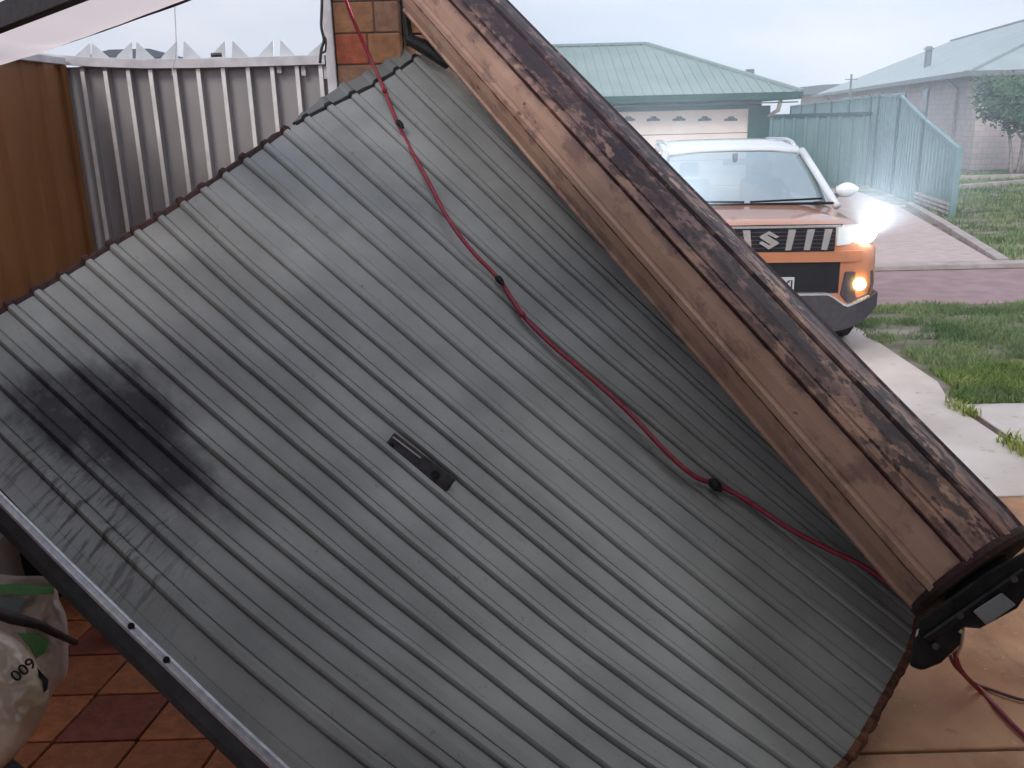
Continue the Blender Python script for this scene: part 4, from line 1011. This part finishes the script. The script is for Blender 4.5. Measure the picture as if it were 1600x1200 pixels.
for s in (-1, 1):
    mb = MB(); mb.box(s*.36-.21, 2.25, .9, s*.36+.21, 2.38, 1.27); mb.box(s*.36-.1, 2.27, 1.29, s*.36+.1, 2.35, 1.44); cpart(mb, 'seat', 'seat', bevel=.04)
mb = MB(); mb.tube([(.36+.17*math.cos(a_), 1.78-.05*math.sin(a_), 1.10+.17*math.sin(a_)) for a_ in [q*2*math.pi/20 for q in range(21)]], .014, 6); cpart(mb, 'steering_wheel', 'black')
mb = MB(); mb.tube([(-.56, .02, 1.058), (0, .008, 1.062), (.56, .02, 1.058)], .006, 6); cpart(mb, 'bonnet_seam', 'black', par=body)
# front: bonnet lip, grille, bumper
def fx(x): return .1*(abs(x)/.855)**7   # curvature of the nose in y
def front_panel(poly, y, th, m, name, label=None, par=None, bevel=0, curve=True):
    mb = MB(); mb.prism([(x, y+(fx(x) if curve else 0), z) for x, z in poly], (0, th, 0)); return cpart(mb, name, m, label, par, bevel=bevel)
def arc_strip(x0, x1, zb, zt, y, th, m, name, label=None, par=None, n=14):
    mb = MB(); rows = []
    for i in range(n+1):
        x = x0+(x1-x0)*i/n; b_, t_ = (zb(x) if callable(zb) else zb), (zt(x) if callable(zt) else zt); yy = y+fx(x)
        rows.append([(x, yy, b_), (x, yy, t_), (x, yy+th, t_), (x, yy+th, b_), (x, yy, b_)])
    mb.grid(rows); mb.f += [(0, 1, 2, 3), tuple(n*5+q for q in (0, 1, 2, 3))]; mb.tint += [None]*2; mb.mi += [0]*2
    return cpart(mb, name, m, label, par)
gr = arc_strip(-.50, .50, .865, 1.045, -.035, .05, 'grille', 'grille', 'dark grille with upright chrome slots')
arc_strip(-.54, .54, 1.047, 1.06, -.045, .05, 'chrome', 'grille_trim', 'thin chrome strip over the grille', gr)
for zz in (.895, .925, .955, .985, 1.015): arc_strip(-.49, .49, zz-.003, zz+.003, -.040, .006, 'carplastic', 'grille_slat', None, gr)
for xb in (-.43, -.30, -.16, .16, .30, .43):
    tl = .012*(1 if xb > 0 else -1)
    front_panel([(xb-.022-tl, .878), (xb+.022-tl, .878), (xb+.028+tl, 1.035), (xb-.028+tl, 1.035)], -.056, .022, 'chrome', 'grille_bar', None, gr, curve=True)
E_ = [(905, 258), (1080, 362), (1030, 392), (880, 318), (870, 332), (1080, 465), (1078, 490), (905, 592), (735, 480), (740, 455), (790, 440), (915, 515), (930, 500), (740, 378), (738, 352)]
kx = .145/345
front_panel([((x-907)*kx, .958-(y-425)*kx) for x, y in E_], -.066, .02, 'chrome', 'emblem', 'chrome angular S emblem', gr, curve=False)
arc_strip(-.72, .72, .78, .862, -.03, .05, 'paint', 'bumper_bar', 'orange bar under the grille')
arc_strip(-.56, .56, .535, .778, -.010, .05, 'grille', 'lower_grille', 'dark lower air intake')
bl = lambda x: .22+.20*(abs(x)/.885)**5
def lowtop(x):
    a = abs(x); return .525 if a < .48 else (.525-.10*(a-.48)/.14 if a < .62 else .425+.09*(a-.62)/.24)
arc_strip(-.885, .885, bl, lowtop, -.055, .16, 'carplastic', 'lower_bumper', 'dark plastic lower bumper', n=40)
arc_strip(-.80, .80, lambda x: lowtop(x)+.001, lambda x: lowtop(x)+.018, -.062, .06, 'chrome', 'bumper_trim', 'pale strip dipping round the fog lamps', n=48)
for s in (-1, 1):
    hl = front_panel([(s*.52, .90), (s*.80, .915), (s*.865, 1.0), (s*.86, 1.06), (s*.52, 1.05)], -.02, .06, 'halo', 'headlight', 'wide headlamp beside the grille', bevel=.01)
    c_ = Vector((s*.735, .02, .985))
    mb = MB(); rowsH = []
    for i in range(6):
        a_ = i/5*math.pi/2; rowsH.append([(c_.x+.085*math.cos(a_)*math.cos(q*math.pi/8), c_.y-.028*math.sin(a_), c_.z+.065*math.cos(a_)*math.sin(q*math.pi/8)) for q in range(17)])
    mb.grid(rowsH); cpart(mb, 'lamp_bulb', 'led', 'dazzling white lamp', hl, smooth=180)
    fc = Vector((s*.72, -.005, .60))
    fsur = front_panel([(s*.575, .52), (s*.63, .455), (s*.80, .49), (s*.845, .60), (s*.83, .70), (s*.60, .70)], -.030, .05, 'carplastic', 'fog_surround', 'dark recess round the fog lamp', bevel=.008)
    mb = MB(); mb.tube([(fc.x, fc.y+.02, fc.z), (fc.x, fc.y-.012, fc.z)], [.05, .044], 20); cpart(mb, 'fog_lamp', 'fog', 'glowing amber-white fog lamp', fsur)
    for yy in (.83, 3.33):
        mb = MB(); mb.tube([(s*.68, yy, .335), (s*.70, yy, .335), (s*.86, yy, .335), (s*.885, yy, .335)], [.29, .335, .335, .30], 32); wh = cpart(mb, 'wheel', 'tyre', smooth=40)
        mb = MB(); mb.tube([(s*.84, yy, .335), (s*.892, yy, .335)], [.21, .20], 24); cpart(mb, 'rim', 'chrome', par=wh, smooth=40)
        mb = MB(); mb.tube([(s*.80, yy+.40*math.cos(a_), .335+.40*math.sin(a_)) for a_ in [q*math.pi/12 for q in range(13)]], .045, 8); mb.tube([(s*.865, yy+.40*math.cos(a_), .335+.40*math.sin(a_)) for a_ in [q*math.pi/12 for q in range(13)]], .035, 8); cpart(mb, 'wheel_arch', 'carplastic', smooth=60)
plm = front_panel([(-.19, .555), (.215, .555), (.215, .665), (-.19, .665)], -.03, .015, 'white', 'number_plate', 'white number plate', curve=False)
tx = text('plate_letters', 'XI', .085, Matrix.Translation((.165, -.034, .61)) @ Matrix.Rotation(R_(90), 4, 'X'), 'darkmetal', None, ext=.0015); tx.parent = plm
carE.location = (2.0, 6.93, .008); carE.rotation_euler = (0, 0, R_(-5)); 
# real lamp light from the two lit headlamps
for s in (-1, 1):
    for nm, x, z, e, col, an in (('headlamp_light', s*.735, .985, 9000, (.74, .89, 1), 116), ('fog_lamp_light', s*.72, .60, 90, (1, .70, .36), 120)):
        l = bpy.data.lights.new(nm, 'SPOT'); l.energy = e; l.color = col; l.spot_size = R_(an); l.spot_blend = 1; l.shadow_soft_size = .04
        lo = bpy.data.objects.new(nm, l); COL.objects.link(lo); lo.parent = carE; lo.location = (x, -.06 if z > .8 else -.16, z); ad = Vector((.12*s, -.42, .90)); lo.rotation_euler = ad.to_track_quat('-Z', 'Y').to_euler()

# ------------------------------------------------------------------ thin mist added to imitate lens glare round the headlights
hz = bpy.data.materials.new('glare mist'); hz.use_nodes = True; t = hz.node_tree; t.nodes.clear()
ho = t.nodes.new('ShaderNodeOutputMaterial'); hv = t.nodes.new('ShaderNodeVolumePrincipled'); hv.inputs['Color'].default_value = (.93, .95, 1, 1); hv.inputs['Density'].default_value = .0018; hv.inputs['Anisotropy'].default_value = .3
t.links.new(hv.outputs[0], ho.inputs['Volume']); M['haze'] = hz
mb = MB(); mb.box(-80, -30, -1.2, 90, 130, 14); hzo = mb.build('haze', 'haze'); tag(hzo, 'thin glare mist added for the glow round the headlights', 'haze', kind='stuff')
